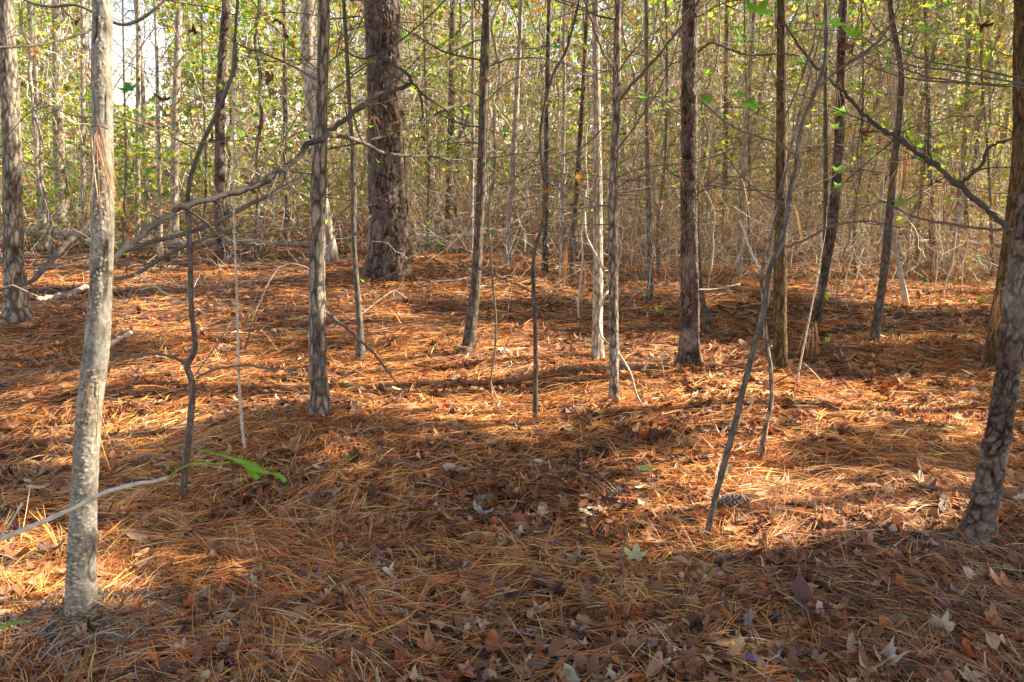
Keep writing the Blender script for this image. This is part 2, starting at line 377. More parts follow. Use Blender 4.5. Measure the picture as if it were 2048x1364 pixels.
# broken twigs and bark bits
mb = MB(); r = np.random.default_rng(15)
for n, d0, d1, W in ((900, .9, 4, .0035), (1500, 4, 10, .006), (1200, 10, 18, .010)):
    x, y = fld_samples(n, d0, d1, r); th = r.uniform(0, 6.28, n); L = np.exp(r.standard_normal(n)*.6)*.09; t = np.linspace(-.5, .5, 5)
    b_ = r.standard_normal((n, 5))*.06; PX = x[:, None]+(np.cos(th)*L)[:, None]*(t[None]+0*b_)-(np.sin(th)*L)[:, None]*b_; PY = y[:, None]+(np.sin(th)*L)[:, None]*t[None]+(np.cos(th)*L)[:, None]*b_
    P = np.stack([PX, PY, gz(PX, PY)+(r.random(n)*.02+.012)[:, None]+t[None]*(r.standard_normal(n)*.25*L)[:, None]], -1)
    ph = r.uniform(-.6, .6, n); side = np.stack([-np.sin(th)*np.cos(ph), np.cos(th)*np.cos(ph), np.sin(ph)], 1)
    for k_ in (0, 1):
        s2 = side if k_ == 0 else np.cross(side, np.stack([np.cos(th), np.sin(th), 0*th], 1)); strands(mb, P, W*r.uniform(.6, 1.6, n), s2, palette([(.22, .17, .13, 3), (.40, .33, .26, 2), (.12, .08, .06, 2), (.30, .27, .25, 1)], n, r, .3))
prop(mb.build('twig_litter', M['brush'], smooth=False), 'small broken twigs scattered through the pine straw', 'twig litter', kind='stuff')

# leaf litter
LITTER = [(.32, .14, .065, 4), (.24, .10, .05, 4), (.44, .23, .11, 3), (.52, .34, .20, 1.5), (.42, .12, .035, 1.6), (.11, .055, .035, 2.4), (.22, .13, .10, 1), (.56, .43, .30, .25)]
r = np.random.default_rng(12); TM = [leaf_template(k, r, c) for k in ('star', 'star', 'oval', 'oak', 'oval') for c in (.5, .9, 1.4)]
mb = MB()
for n, d0, d1, s0 in ((9500, .9, 3.0, .034), (10000, 3.0, 5.5, .036), (9000, 5.5, 10, .040), (9000, 10, 21, .046)):
    x, y = fld_samples(n, d0, d1, r)
    keep = vn2(x/.4, y/.33, 33)-.6*vn2(x/.35, y/.3, 31)+.42+.25*np.clip(x/3, -.6, .6)*(y > 3)+.10*(y < 3) > r.uniform(0, .62, n)
    x, y = x[keep], y[keep]
    for tmp in TM:
        k = r.random(len(x)) < 1/len(TM)*1.0
        P = np.stack([x[k], y[k], gz(x[k], y[k])+r.uniform(.002, .034, k.sum())], 1)
        leaves(mb, tmp, P, rand_rot(len(P), r, .32), s0*.82*np.exp(r.standard_normal(len(P))*.3), palette(LITTER, len(P), r, .25))
        x, y = x[~k] if False else x, y
prop(mb.build('leaf_litter', M['litter']), 'curled brown and tan fallen leaves scattered among the pine straw', 'leaf litter', kind='stuff')

# ------------------------------------------------------------------ barks as real relief
def bark_pine(sx, amp, stretch=2.2, pale=.0):
    def f(p, th, v, r0):
        q = p/np.array([sx, sx, sx*stretch]); q = q+.9*np.stack([vn3(q*1.3, 1), vn3(q*1.3, 2), vn3(q*.8, 3)], 1)+.3*np.stack([vn3(q*4.3, 4), vn3(q*4.3, 5), vn3(q*4, 6)], 1)
        f1, f2, cid = worley(q, 5); e = sst(.0, .26, f2-f1+.14*vn3(p/(sx*.3), 9))
        g1, g2, c2 = worley(q*2.3+3, 55); e = e*(.45+.55*sst(0, .22, g2-g1)*(.6+.6*c2))
        fine = vn3(p/np.array([.007, .007, .02]), 8)+.8*vn3(p/np.array([.018, .018, .05]), 18)
        off = amp*(e*(.55+.9*cid)-.75+.35*fine)
        c = np.clip(e*(.62+.55*cid)+.35*fine, 0, 1)
        g = pale*sst(.02, .3, vn3(p/np.array([.05, .05, .12]), 12)+.15*cid)
        return off, np.stack([c, np.clip(g, 0, 1), cid], 1)
    return f
def bark_furrow(sx, amp, stretch=7., mossy=0):
    def f(p, th, v, r0):
        q = p/np.array([sx, sx, sx*stretch]); q = q+.45*np.stack([vn3(q*1.1, 1), vn3(q*1.1, 2), vn3(q*.6, 3)], 1)
        f1, f2, cid = worley(q, 15); e = sst(.02, .42, f2-f1)
        fine = vn3(p/np.array([.005, .005, .02]), 8)
        return amp*(e-.6+.4*fine), np.stack([np.clip(e*.85+.2*cid+.3*fine, 0, 1), 0*e, cid], 1)
    return f
def bark_smooth(wart=.0, amp=.0012):
    def f(p, th, v, r0):
        n = vn3(p/np.array([.03, .03, .05]), 2)+.5*vn3(p/.012, 3)
        f1, f2, cid = worley(p/np.array([.0085, .0085, .0055])+.7*np.stack([vn3(p/.006, 41)]*3, 1), 25)
        zone = sst(-.08, .18, vn3(p/np.array([.035, .035, .09]), 6)+.34*np.cos(th-WART_TH)-.10)
        wt = wart*sst(.50, .16, f1)*zone*(cid > .35)
        crack = sst(.10, .0, np.abs(vn3(p/np.array([.016, .016, .09]), 31)))*sst(0, .2, vn3(p/.09, 32))
        off = amp*n+.0026*wt-.0025*crack
        return off, np.stack([np.clip(.72+.8*n-.9*crack, 0, 1), np.clip(wt*.9, 0, 1), cid], 1)
    return f
WART_TH = 2.9
BARK = dict(smooth=bark_smooth(1.), plain=bark_smooth(0.), furrow=bark_furrow(.016, .0036), furrow_small=bark_furrow(.010, .0016),
            pine_big=bark_pine(.040, .020, 3.6, .3), pine=bark_pine(.019, .0075, 3.6, .35), mossy=bark_furrow(.014, .0036), dark=bark_furrow(.012, .0014, 4))

# ------------------------------------------------------------------ twigs, leaves, needle bunches
GREEN = [(.16, .36, .03, 4), (.26, .46, .035, 3), (.45, .52, .05, 2.5), (.60, .52, .06, 1.6), (.62, .33, .06, .7), (.10, .25, .04, 1.5)]
YGREEN = [(.30, .46, .035, 4), (.52, .58, .055, 4), (.16, .32, .03, 3), (.62, .48, .06, 1.6), (.6, .28, .06, .6)]
DEAD = [(.16, .07, .04, 3), (.28, .11, .055, 2), (.10, .045, .03, 2)]
r = np.random.default_rng(5)
STAR = [leaf_template('star', r, .5) for _ in range(4)]; STARD = [leaf_template('star', r, 2.6) for _ in range(3)]
def grow(mb, p, d, L, r0, r, depth=2, mi=0, droop=0., sides=4, ends=None, wig=.22, kids=5, col=None):
    n = max(5, int(L/.07)) if L > .3 else 4
    n = min(n, 16)
    P = [np.array(p, float)]; d = d/np.linalg.norm(d); st = L/(n-1)
    for i in range(n-1):
        d = d+r.standard_normal(3)*wig*math.sqrt(st/.1)*.7+np.array([0, 0, -droop*st])+(r.standard_normal(3)*.45 if r.random() < .18 else 0); d /= np.linalg.norm(d)
        P.append(P[-1]+d*st)
    P = np.array(P); tube(mb, P, np.linspace(r0, r0*.3, n)*r.uniform(.82, 1.2, n), sides, mi=mi, col=col)
    if ends is not None: ends.append((P[-1], d)); ends.append((P[n//2], d))
    if depth > 0:
        for _ in range(kids):
            k = r.integers(1, n-1); t = P[k]-P[k-1]; t /= np.linalg.norm(t)
            v = r.standard_normal(3); v[2] *= .6; v -= t*v.dot(t); v /= np.linalg.norm(v)
            f = 1-k/n
            grow(mb, P[k], t*.75+v*.85, L*r.uniform(.25, .55)*(.5+f*.6), r0*(1-.7*k/n)*.6, r, depth-1, mi, droop, 3, ends, wig, max(2, kids-2), col)
    return P
def leafset(mb, ends, n, size, pal, r, mi=1, spread=.05, tmpls=STAR, tilt=.7, jit=.22):
    if n == 0 or not ends: return
    E = np.array([e[0] for e in ends]); k = r.integers(0, len(E), n)
    P = E[k]+r.standard_normal((n, 3))*spread
    g = r.integers(0, len(tmpls), n)
    for q in range(len(tmpls)):
        s = g == q
        leaves(mb, tmpls[q], P[s], rand_rot(s.sum(), r, tilt), size*r.uniform(.6, 1.25, s.sum()), palette(pal, s.sum(), r, jit), mi)
def tuft(mb, pts, dirs, per, L, W, pal, r, mi=2, spread=.5, droop=.0):
    n = len(pts)*per; P0 = np.repeat(pts, per, 0); D = np.repeat(dirs, per, 0)+r.standard_normal((n, 3))*spread
    D /= np.linalg.norm(D, axis=1)[:, None]; K = 4; t = np.linspace(0, 1, K)
    LL = L*r.uniform(.7, 1.15, n)
    P = P0[:, None]+D[:, None]*LL[:, None, None]*t[None, :, None]; P[..., 2] -= droop*LL[:, None]*t[None]**2
    P = P+r.standard_normal((n, 1, 3))*(.12*LL)[:, None, None]*(t**2)[None, :, None]
    side = np.cross(D, r.standard_normal((n, 3))); side /= np.linalg.norm(side, axis=1)[:, None]
    strands(mb, P, W*r.uniform(.8, 1.2, n), side, palette(pal, n, r, .2), mi)
PINEG = [(.20, .32, .10, 3), (.30, .38, .14, 2), (.14, .24, .07, 2), (.45, .42, .18, 1)]
PINED = [(.46, .24, .10, 3), (.36, .18, .08, 3), (.55, .36, .18, 2), (.28, .14, .07, 1)]

CROWN_SPOTS = []              # (x, y, thing) of trees that carry the added shade clumps above the frame
def make_tree(name, label, cat, bark, mat, pts, sides=24, step=.03, ext=3.5, flare=(.10, .35, 3), base_Y=None, twigs=0, tw_len=.5, tw_z=(.9, 2.3),
              leafn=0, pal=GREEN, leafsz=.045, dead=0, green_tufts=0, dead_tufts=0, group=None, branches=(), seed=0, tw_r=.004, crown=True, bend=0.):
    r = np.random.default_rng(1000+seed)
    if ext >= 3.5: ext = max(ext, 6.)
    bx, by = pts[-1][0], pts[-1][1]
    b = gpt(bx, by); Y = b[1] if base_Y is None else base_Y
    P = []; R = []
    for px, py, wd in pts[::-1]:
        P.append(at(px, py, Y)); R.append(.5*wd*mpp(px, py, Y))
    g = float(gz(P[0][0], Y)); base = np.array([P[0][0], Y, g])
    P = [P[0]*1.0-np.array([0, 0, max(.07, P[0][2]-g+.07)])]+P; R = [R[0]]+R
    top = P[-1]; d = P[-1]-P[-2]; d /= np.linalg.norm(d); rad = R[-1]
    kk = 5
    for i in range(kk):       # the stem goes on above the picture
        d = d*.75+np.array([r.normal()*.05, r.normal()*.05, .3]); d /= np.linalg.norm(d)
        P.append(P[-1]+d*ext/kk); R.append(rad*(1-.12*(i+1)))
    A = np.hstack([np.array(P), np.array(R)[:, None]])
    L = np.linalg.norm(np.diff(A[:, :3], axis=0), axis=1).sum()
    A = spline(A, max(12, int(L/step)))
    A[:, :3] += (vn2(np.arange(len(A))*step*2.5, 0*np.arange(len(A))+seed, 3)*bend)[:, None]*np.array([1, .4, 0])
    t = thing(name, label, cat, base, group)
    mb = MB(); tube(mb, A[:, :3], A[:, 3], sides, BARK[bark] if bark else None, flare=flare, seed=seed % 17); mb.build('trunk', M[mat], t, base)
    if ext >= 4.5: CROWN_SPOTS.append((A[-1, 0], A[-1, 1], A[-1, 2], t, base))
    for kpts, y0, y1, bm, kid in branches:      # branches drawn one by one
        m2 = MB(); B = []
        for i, (px, py, wd) in enumerate(kpts):
            yy = y0+(y1-y0)*i/(len(kpts)-1); B.append([*at(px, py, yy), .5*wd*mpp(px, py, yy)])
        B = spline(np.array(B), max(10, len(B)*6)); B[:, 3] *= r.uniform(.88, 1.12, len(B))*np.where(r.random(len(B)) < .10, 1.28, 1); B[1:-1, :3] += r.standard_normal((len(B)-2, 3))*B[1:-1, 3:4]*.35; tube(m2, B[:, :3], B[:, 3], 10, BARK['plain'] if B[0, 3] > .004 else None, seed=3)
        ends = []
        for _ in range(kid):
            k = r.integers(len(B)//5, len(B)-1); dv = B[k, :3]-B[k-1, :3]; dv /= np.linalg.norm(dv)
            v = r.standard_normal(3)*np.array([.7, .5, 1]); grow(m2, B[k, :3], dv*.6+v*.8, r.uniform(.15, .5), max(.0016, B[k, 3]*.35), r, 1, 0, .1, 4, ends, kids=3)
        m2.build('branch', M[bm], t, base)
    if twigs or leafn or dead or green_tufts or dead_tufts:
        m3 = MB(); ends = []
        zs = A[:, 2]-g
        ok = np.where((zs > tw_z[0]) & (zs < tw_z[1]))[0]
        for _ in range(int(twigs*1.5)):
            k = r.choice(ok); az = r.uniform(0, 2*np.pi); dv = np.array([math.cos(az), math.sin(az)*.7, r.uniform(-.15, .7)])
            grow(m3, A[k, :3]+dv*A[k, 3]*.5, dv, tw_len*r.uniform(.5, 1.5), tw_r*.8*r.uniform(.5, 1.3), r, 2, 0, r.uniform(-.2, .5), 4, ends, kids=4)
        if not ends: ends = [(A[k, :3], np.array([0, 0, 1.])) for k in ok[::3]]
        leafset(m3, ends, leafn, leafsz, pal, r, spread=.04)
        leafset(m3, ends, dead, .032, DEAD, r, spread=.02, tmpls=STARD, tilt=1.6)
        for cnt, pal2, dr in ((green_tufts, PINEG, .25), (dead_tufts, PINED, 1.2)):
            if cnt:
                kx = r.integers(0, len(ends), cnt); tuft(m3, np.array([ends[i][0] for i in kx]), np.array([ends[i][1] for i in kx])*(1 if dr < 1 else .3), 22 if dr < 1 else 12, .13, .0022, pal2, r, 2, .55, dr)
        m3.build('crown', [M['twig'], M['green'], M['needle']], t, base)
    return t

G = make_tree
# ---- the nearest and most visible trees
G('maple_tree', 'pale grey warty trunk standing nearest on the left, with a dark limb', 'tree', 'smooth', 'smooth',
  [(202, -60, 36), (205, 0, 36), (204, 120, 38), (205, 230, 38), (205, 340, 41), (205, 440, 42), (203, 550, 41), (198, 640, 44), (192, 710, 47), (181, 800, 46), (173, 900, 47), (168, 1000, 48), (164, 1100, 53), (163, 1180, 54), (164, 1245, 56)],
  sides=110, step=.0035, ext=2.6, flare=(.07, .20, 4), seed=1,
  branches=[([(192, 550, 15), (245, 500, 13), (297, 458, 12), (371, 411, 12), (438, 393, 11), (506, 373, 11), (573, 336, 11), (617, 293, 10.5), (680, 246, 10), (747, 194, 9), (791, 180, 8), (822, 164, 7), (806, 142, 6), (758, 112, 5), (720, 117, 4), (684, 99, 3)], 2.12, 3.0, 'limb', 12),
            ([(822, 164, 5), (838, 180, 5), (843, 205, 4.5), (846, 232, 3), (838, 243, 2.5)], 3.0, 3.05, 'limb', 2),
            ([(200, 482, 7), (192, 470, 6), (180, 462, 5), (177, 450, 4.5), (182, 445, 4)], 2.12, 2.0, 'light', 0),
            ([(215, 692, 9), (238, 678, 7), (262, 664, 6)], 2.15, 2.08, 'light', 0),
            ([(222, 232, 3), (265, 242, 3), (330, 268, 3), (392, 298, 3)], 2.2, 2.6, 'twig', 4),
            ([(186, 60, 5), (150, 72, 4.5), (108, 84, 4), (60, 92, 4.5), (0, 94, 5), (-60, 90, 5)], 2.2, 2.0, 'twig', 3),
            ([(186, 235, 3), (150, 232, 2.6), (118, 220, 2.4), (80, 200, 2)], 2.2, 2.5, 'twig', 3),
            ([(175, 575, 9), (150, 583, 9), (128, 590, 9), (100, 595, 8), (74, 597, 7)], 2.3, 2.1, 'furrow', 1)])
G('hardwood_tree', 'straight grey brown trunk with deep furrows left of the broad pine', 'tree', 'furrow', 'furrow',
  [(650, -60, 24), (648, 0, 24), (646, 110, 24), (642, 230, 25), (638, 340, 31), (636, 440, 30), (634, 520, 30), (635, 640, 33), (636, 740, 36), (640, 800, 38), (642, 832, 42)],
  sides=72, step=.007, flare=(.05, .30, 3), seed=2, twigs=16, tw_z=(.9, 2.4), tw_len=.7, dead=5, leafn=6, pal=GREEN, tw_r=.0035,
  branches=[([(625, 605, 8), (660, 630, 7), (700, 662, 6), (745, 705, 5), (790, 760, 4), (815, 785, 3)], 3.85, 3.5, 'twig', 2),
            ([(622, 540, 4), (590, 528, 4), (560, 535, 4), (540, 560, 4), (520, 600, 4), (505, 640, 3.5), (490, 700, 3)], 3.85, 3.5, 'dark', 3)])
G('pine_tree', 'broad old pine with thick plated bark and flared base on a low mound', 'tree', 'pine_big', 'pine',
  [(763, -60, 71), (764, 0, 71), (769, 115, 71), (771, 230, 71), (773, 340, 74), (778, 440, 77), (779, 500, 82), (777, 535, 88), (776, 545, 90)],
  sides=150, step=.014, ext=6, flare=(.16, .10, 5), seed=3, twigs=7, tw_z=(1.4, 3.2), tw_len=1.0, dead_tufts=26, leafn=22, pal=YGREEN, tw_r=.006)
G('hardwood_tree', 'slim dark leaning trunk right of the broad pine, foot bending left', 'tree', 'furrow_small', 'dark',
  [(974, -60, 12), (972, 0, 12), (969, 110, 17), (966, 230, 18), (964, 345, 20), (958, 450, 18), (951, 570, 21), (943, 640, 23), (937, 690, 25), (935, 712, 28)],
  sides=48, step=.012, flare=(.07, .35, 3), seed=4, twigs=18, tw_z=(.9, 2.6), tw_len=.8, leafn=8, pal=YGREEN, tw_r=.005)
G('hardwood_tree', 'straight pale grey trunk just behind the slimmer centre trunk', 'tree', 'furrow_small', 'light',
  [(1190, -60, 14), (1191, 0, 14), (1192, 115, 15), (1194, 230, 15), (1195, 340, 18), (1196, 460, 19), (1196, 560, 20), (1195, 660, 21), (1195, 722, 23)],
  sides=48, step=.012, flare=(.07, .35, 3), seed=5, twigs=8, tw_z=(1.0, 2.6), tw_len=.7, tw_r=.004)
G('hardwood_tree', 'slim straight brown grey trunk at centre, its foot lit pale', 'tree', 'furrow_small', 'furrow',
  [(1237, -60, 13), (1236, 0, 13), (1234, 110, 15), (1232, 230, 16), (1227, 345, 17), (1226, 440, 19), (1227, 600, 19), (1228, 700, 19), (1228, 770, 19), (1226, 810, 21)],
  sides=48, step=.010, flare=(.06, .35, 3), seed=6, twigs=14, tw_z=(.95, 2.5), tw_len=.8, dead=3, leafn=4, tw_r=.0045,
  branches=[([(1228, 140, 5), (1210, 110, 5), (1190, 60, 5), (1170, 0, 5)], 4.0, 4.2, 'twig', 2),
            ([(1238, 200, 6), (1268, 165, 6), (1300, 130, 6), (1345, 75, 5), (1385, 20, 5), (1420, -40, 5)], 4.0, 3.6, 'twig', 3)])
G('pine_tree', 'dark rough barked pine right of centre, lit along its right edge', 'tree', 'pine', 'pine',
  [(1380, -60, 30), (1380, 0, 31), (1379, 110, 31), (1378, 230, 32), (1378, 340, 32), (1378, 440, 33), (1379, 560, 36), (1379, 650, 39), (1378, 710, 42), (1377, 738, 46)],
  sides=84, step=.008, ext=5, flare=(.06, .28, 4), seed=7, twigs=10, tw_z=(1.0, 2.6), tw_len=.9, dead_tufts=18, tw_r=.005,
  branches=[([(1395, 105, 5), (1425, 85, 5), (1460, 100, 4.5), (1500, 110, 4), (1560, 108, 3.5), (1600, 112, 3)], 4.7, 4.3, 'twig', 4)])
G('hardwood_tree', 'straight finely furrowed tan trunk between the two right hand pines', 'tree', 'furrow_small', 'mossy',
  [(1563, -60, 17), (1563, 0, 17), (1563, 230, 20), (1562, 440, 23), (1560, 560, 25), (1560, 650, 26), (1560, 720, 28), (1559, 742, 31)],
  sides=56, step=.010, flare=(.06, .30, 3), seed=8, twigs=14, tw_z=(.9, 2.6), tw_len=.9, leafn=14, pal=GREEN, tw_r=.0045)
G('pine_tree', 'leaning flaky barked pine at the right edge, nearest on that side', 'tree', 'pine', 'pine',
  [(2110, -60, 30), (2096, 100, 32), (2078, 250, 34), (2062, 380, 36), (2048, 480, 40), (2036, 570, 42), (2022, 700, 46), (2008, 800, 46), (1990, 900, 48), (1972, 990, 50), (1960, 1050, 52), (1955, 1088, 56)],
  sides=110, step=.0045, ext=4, flare=(.07, .28, 4), seed=9,
  branches=[([(2046, 480, 11), (2014, 452, 10), (1970, 415, 10), (1920, 371, 10), (1880, 338, 9), (1846, 314, 8.5), (1790, 272, 8), (1738, 238, 7.5), (1684, 182, 6), (1630, 132, 5), (1579, 64, 4), (1560, 10, 3), (1550, -40, 3)], 2.6, 2.9, 'limb', 9),
            ([(1918, 371, 7), (1942, 350, 6.5), (1964, 328, 6.5), (1975, 300, 6), (1990, 288, 5), (2020, 279, 4.5), (2060, 262, 4)], 2.68, 2.5, 'limb', 2),
            ([(2035, 385, 5), (2000, 398, 0.1)], 2.6, 2.6, 'twig', 0),
            ([(2040, 460, 5), (1967, 458, 5), (1900, 448, 4.5), (1829, 434, 4), (1790, 415, 3.5), (1758, 400, 2.5)], 2.6, 2.9, 'twig', 2),
            ([(2060, 160, 4), (1960, 140, 3.5), (1860, 122, 3), (1800, 95, 2.5), (1740, 40, 2.5), (1720, -30, 2)], 2.7, 3.1, 'twig', 4),
            ([(2048, 170, 3), (1940, 165, 3), (1850, 152, 3), (1780, 125, 3)], 2.7, 3.4, 'twig', 4)])
G('hardwood_tree', 'mossy brown trunk half hidden behind the leaning right edge pine', 'tree', 'mossy', 'mossy',
  [(2044, -60, 28), (2042, 100, 28), (2040, 300, 28), (2026, 440, 28), (2010, 560, 29), (1996, 640, 30), (1988, 700, 31), (1983, 748, 36)],
  sides=60, step=.010, flare=(.06, .25, 3), seed=10, twigs=10, tw_z=(1.0, 2.6), tw_len=.9, leafn=10, pal=YGREEN)
G('hardwood_tree', 'grey furrowed trunk standing at the left edge', 'tree', 'furrow', 'furrow',
  [(5, -60, 24), (10, 0, 26), (18, 150, 32), (24, 300, 33), (26, 440, 35), (28, 530, 37), (33, 600, 41), (36, 642, 48)],
  sides=60, step=.012, ext=5, flare=(.10, .28, 3), seed=11, twigs=10, tw_z=(1.2, 3.4), tw_len=1.0, green_tufts=22, dead_tufts=10)
G('pine_tree', 'slim reddish leaning pine behind the tan furrowed trunk', 'tree', 'pine', 'pine',
  [(1690, -60, 16), (1687, 0, 17), (1683, 110, 18), (1680, 230, 18), (1674, 345, 19), (1664, 450, 20), (1652, 530, 17), (1640, 600, 15), (1632, 655, 17)],
  sides=40, step=.014, ext=5, flare=(.05, .15, 3), seed=12, twigs=14, tw_z=(1.0, 3.2), tw_len=.9, dead_tufts=12, leafn=16, pal=YGREEN)
G('hardwood_tree', 'thin grey stem beside the reddish leaning pine', 'tree', 'furrow_small', 'grey',
  [(1650, -60, 7), (1651, 0, 7), (1651, 230, 8), (1651, 440, 9), (1648, 540, 9), (1640, 600, 10), (1634, 648, 11)], sides=24, step=.02, seed=13, twigs=8, tw_z=(1.0, 3.0), tw_len=.7)
G('hardwood_tree', 'dark trunk leaning right, standing right of the reddish pine', 'tree', 'dark', 'dark',
  [(1782, -60, 11), (1784, 30, 11), (1803, 140, 12), (1800, 230, 13), (1788, 345, 15), (1778, 450, 17), (1766, 560, 15), (1754, 640, 16), (1747, 690, 21)],
  sides=40, step=.014, flare=(.05, .2, 3), seed=14, twigs=14, tw_z=(1.0, 2.8), tw_len=.9, leafn=18, pal=YGREEN)
G('sapling', 'thin grey stem left of the broad pine, kinked at mid height', 'sapling', 'furrow_small', 'grey',
  [(683, -60, 6), (687, 0, 7), (694, 110, 8), (700, 230, 8), (706, 310, 9), (707, 440, 10), (710, 520, 10), (716, 600, 12), (720, 660, 13), (722, 722, 17)], sides=28, step=.015, seed=15, twigs=8, tw_z=(1.0, 2.6), tw_len=.6)
G('sapling', 'thin reddish stem with a paired twig fork, right of the dark leaning trunk', 'sapling', 'dark', 'dark',
  [(1166, -60, 4.5), (1158, 0, 5), (1132, 101, 5.5), (1108, 145, 6), (1088, 216, 6), (1081, 280, 6), (1090, 388, 6), (1084, 450, 6), (1068, 507, 7), (1067, 585, 9), (1071, 676, 9), (1071, 777, 10), (1070, 846, 12)],
  sides=20, step=.02, ext=1.5, flare=None, seed=16, twigs=6, tw_z=(.9, 2.4), tw_len=.5, leafn=4, tw_r=.003, pal=GREEN, leafsz=.04,
  branches=[([(1066, 587, 4), (1040, 572, 3.5), (1000, 556, 3), (950, 535, 3), (915, 520, 2.5)], 3.75, 3.6, 'twig', 2), ([(1070, 587, 4), (1100, 575, 3.5), (1125, 560, 3), (1160, 540, 2.5)], 3.75, 3.9, 'twig', 2)])
G('sapling', 'slender grey crooked sapling in the left foreground with a side branch', 'sapling', 'furrow_small', 'grey',
  [(478, -60, 5), (475, 0, 6), (470, 78, 6.5), (464, 148, 7.5), (435, 223, 8.5), (398, 303, 9), (376, 384, 9.5), (378, 460, 10), (381, 540, 10), (382, 609, 10.5), (390, 690, 11), (381, 718, 12), (374, 732, 12), (384, 764, 12.5), (384, 800, 13), (380, 850, 13), (373, 910, 13), (369, 960, 12), (368, 1002, 13)],
  sides=30, step=.008, ext=1.5, flare=None, seed=17, twigs=5, tw_z=(1.3, 2.2), tw_len=.5, dead=4, tw_r=.0025,
  branches=[([(374, 730, 6), (345, 714, 5), (310, 708, 5), (270, 712, 4.5), (225, 716, 4), (180, 733, 3.5), (110, 738, 3), (40, 737, 2.5), (-40, 736, 2)], 2.9, 2.4, 'grey', 5),
            ([(392, 756, 4.5), (420, 742, 4.5), (455, 734, 4), (500, 731, 4), (550, 738, 3.2), (600, 736, 2.6), (650, 722, 2), (700, 706, 1.6)], 2.9, 3.1, 'grey', 4),
            ([(379, 612, 3), (340, 592, 3), (300, 565, 3), (270, 548, 4)], 2.9, 2.9, 'light', 1),
            ([(383, 760, 2), (440, 680, 2), (470, 630, 1.6)], 2.9, 3.3, 'twig', 1)])
G('sapling', 'hair thin stem rising between the crooked grey sapling and the furrowed trunk', 'sapling', None, 'light',
  [(455, -60, 2), (462, 100, 2.6), (466, 250, 3), (468, 440, 4), (474, 592, 5), (477, 727, 5), (482, 828, 6), (486, 870, 6), (492, 912, 7)], sides=10, step=.02, ext=.8, flare=None, seed=18, twigs=7, tw_z=(.2, 1.5), tw_len=.35, tw_r=.0015)
G('sapling', 'tall leaning grey sapling in the right foreground, forked above', 'sapling', 'furrow_small', 'grey',
  [(1652, -60, 6), (1652, 0, 6.5), (1652, 108, 8), (1630, 185, 8), (1603, 253, 9), (1593, 320, 9), (1580, 385, 9.5), (1571, 440, 10), (1557, 500, 10.5), (1539, 541, 10.5), (1529, 609, 11), (1508, 696, 11.5), (1485, 784, 12), (1472, 840, 12.5), (1458, 892, 13), (1440, 960, 12), (1425, 1020, 12.5), (1412, 1085, 14)],
  sides=30, step=.008, ext=1.5, flare=None, seed=19, twigs=6, tw_z=(1.2, 2.2), tw_len=.5, leafn=7, leafsz=.045, pal=[(.16, .40, .04, 1), (.25, .48, .05, 1)], tw_r=.003,
  branches=[([(1562, 496, 5), (1610, 480, 4.5), (1663, 453, 4), (1700, 445, 3.5), (1740, 442, 3), (1800, 455, 2.5)], 2.62, 2.9, 'twig', 3),
            ([(1622, 190, 5.5), (1655, 158, 5), (1697, 125, 4.5), (1740, 96, 4), (1765, 74, 4), (1790, 30, 3.5), (1805, -30, 3)], 2.62, 2.4, 'dark', 3),
            ([(1564, 244, 3.5), (1590, 190, 3), (1612, 130, 3), (1630, 70, 2.5), (1628, 20, 2)], 2.62, 2.5, 'dark', 2),
            ([(1590, 310, 4), (1555, 285, 4), (1500, 268, 4), (1460, 250, 3.5), (1425, 222, 3), (1400, 200, 2.5)], 2.62, 2.9, 'dark', 3),
            ([(1570, 410, 3.5), (1530, 390, 3), (1490, 360, 3), (1450, 310, 2.5)], 2.62, 2.8, 'twig', 3),
            ([(1700, 125, 4), (1760, 90, 3.6), (1820, 50, 3.2), (1834, 48, 3)], 2.5, 2.5, 'dark', 1)])
G('sapling', 'thinner brown stem just right of the tall forked foreground sapling', 'sapling', 'furrow_small', 'furrow',
  [(1650, 30, 3), (1620, 150, 4), (1580, 300, 5), (1550, 440, 6), (1524, 545, 7), (1527, 600, 8), (1532, 680, 9), (1542, 744, 9), (1542, 804, 9), (1530, 860, 10), (1521, 925, 12)], sides=20, step=.015, ext=1., flare=None, seed=20, twigs=4, tw_z=(.6, 1.8), tw_len=.4, tw_r=.002,
  branches=[([(1527, 548, 4), (1505, 510, 4), (1490, 470, 3.5), (1478, 440, 3)], 3.3, 3.4, 'light', 2), ([(1541, 770, 3), (1580, 750, 2.6), (1620, 735, 2.2), (1660, 728, 2)], 3.3, 3.1, 'twig', 2)])
G('sapling', 'tiny leafless sprout standing alone in the bottom centre', 'sapling', None, 'grey',
  [(1258, 892, 1.5), (1252, 960, 2), (1258, 1030, 2.6), (1256, 1062, 3), (1243, 1110, 3.4), (1248, 1150, 3.6), (1240, 1180, 4), (1246, 1224, 5)], sides=10, step=.02, ext=.05, flare=None, seed=21, twigs=3, tw_z=(.3, .6), tw_len=.18, tw_r=.0012)
G('sapling', 'wiry drooping stem right of the dark leaning trunk', 'sapling', None, 'dark',
  [(976, 380, 2.5), (979, 467, 3), (985, 558, 4), (992, 642, 4.5), (990, 700, 4), (982, 760, 4), (985, 808, 5)], sides=10, step=.02, ext=1.2, flare=None, seed=22, twigs=5, tw_z=(.2, 1.2), tw_len=.3, tw_r=.0015)
G('sapling', 'small bare forked stem in front of the tan furrowed trunk', 'sapling', None, 'light',
  [(1640, 520, 2), (1634, 560, 2.6), (1624, 610, 3), (1612, 670, 3.6), (1600, 730, 4), (1593, 775, 5)], sides=10, step=.02, ext=.3, flare=None, seed=23, twigs=4, tw_z=(.3, .9), tw_len=.25, tw_r=.0013)
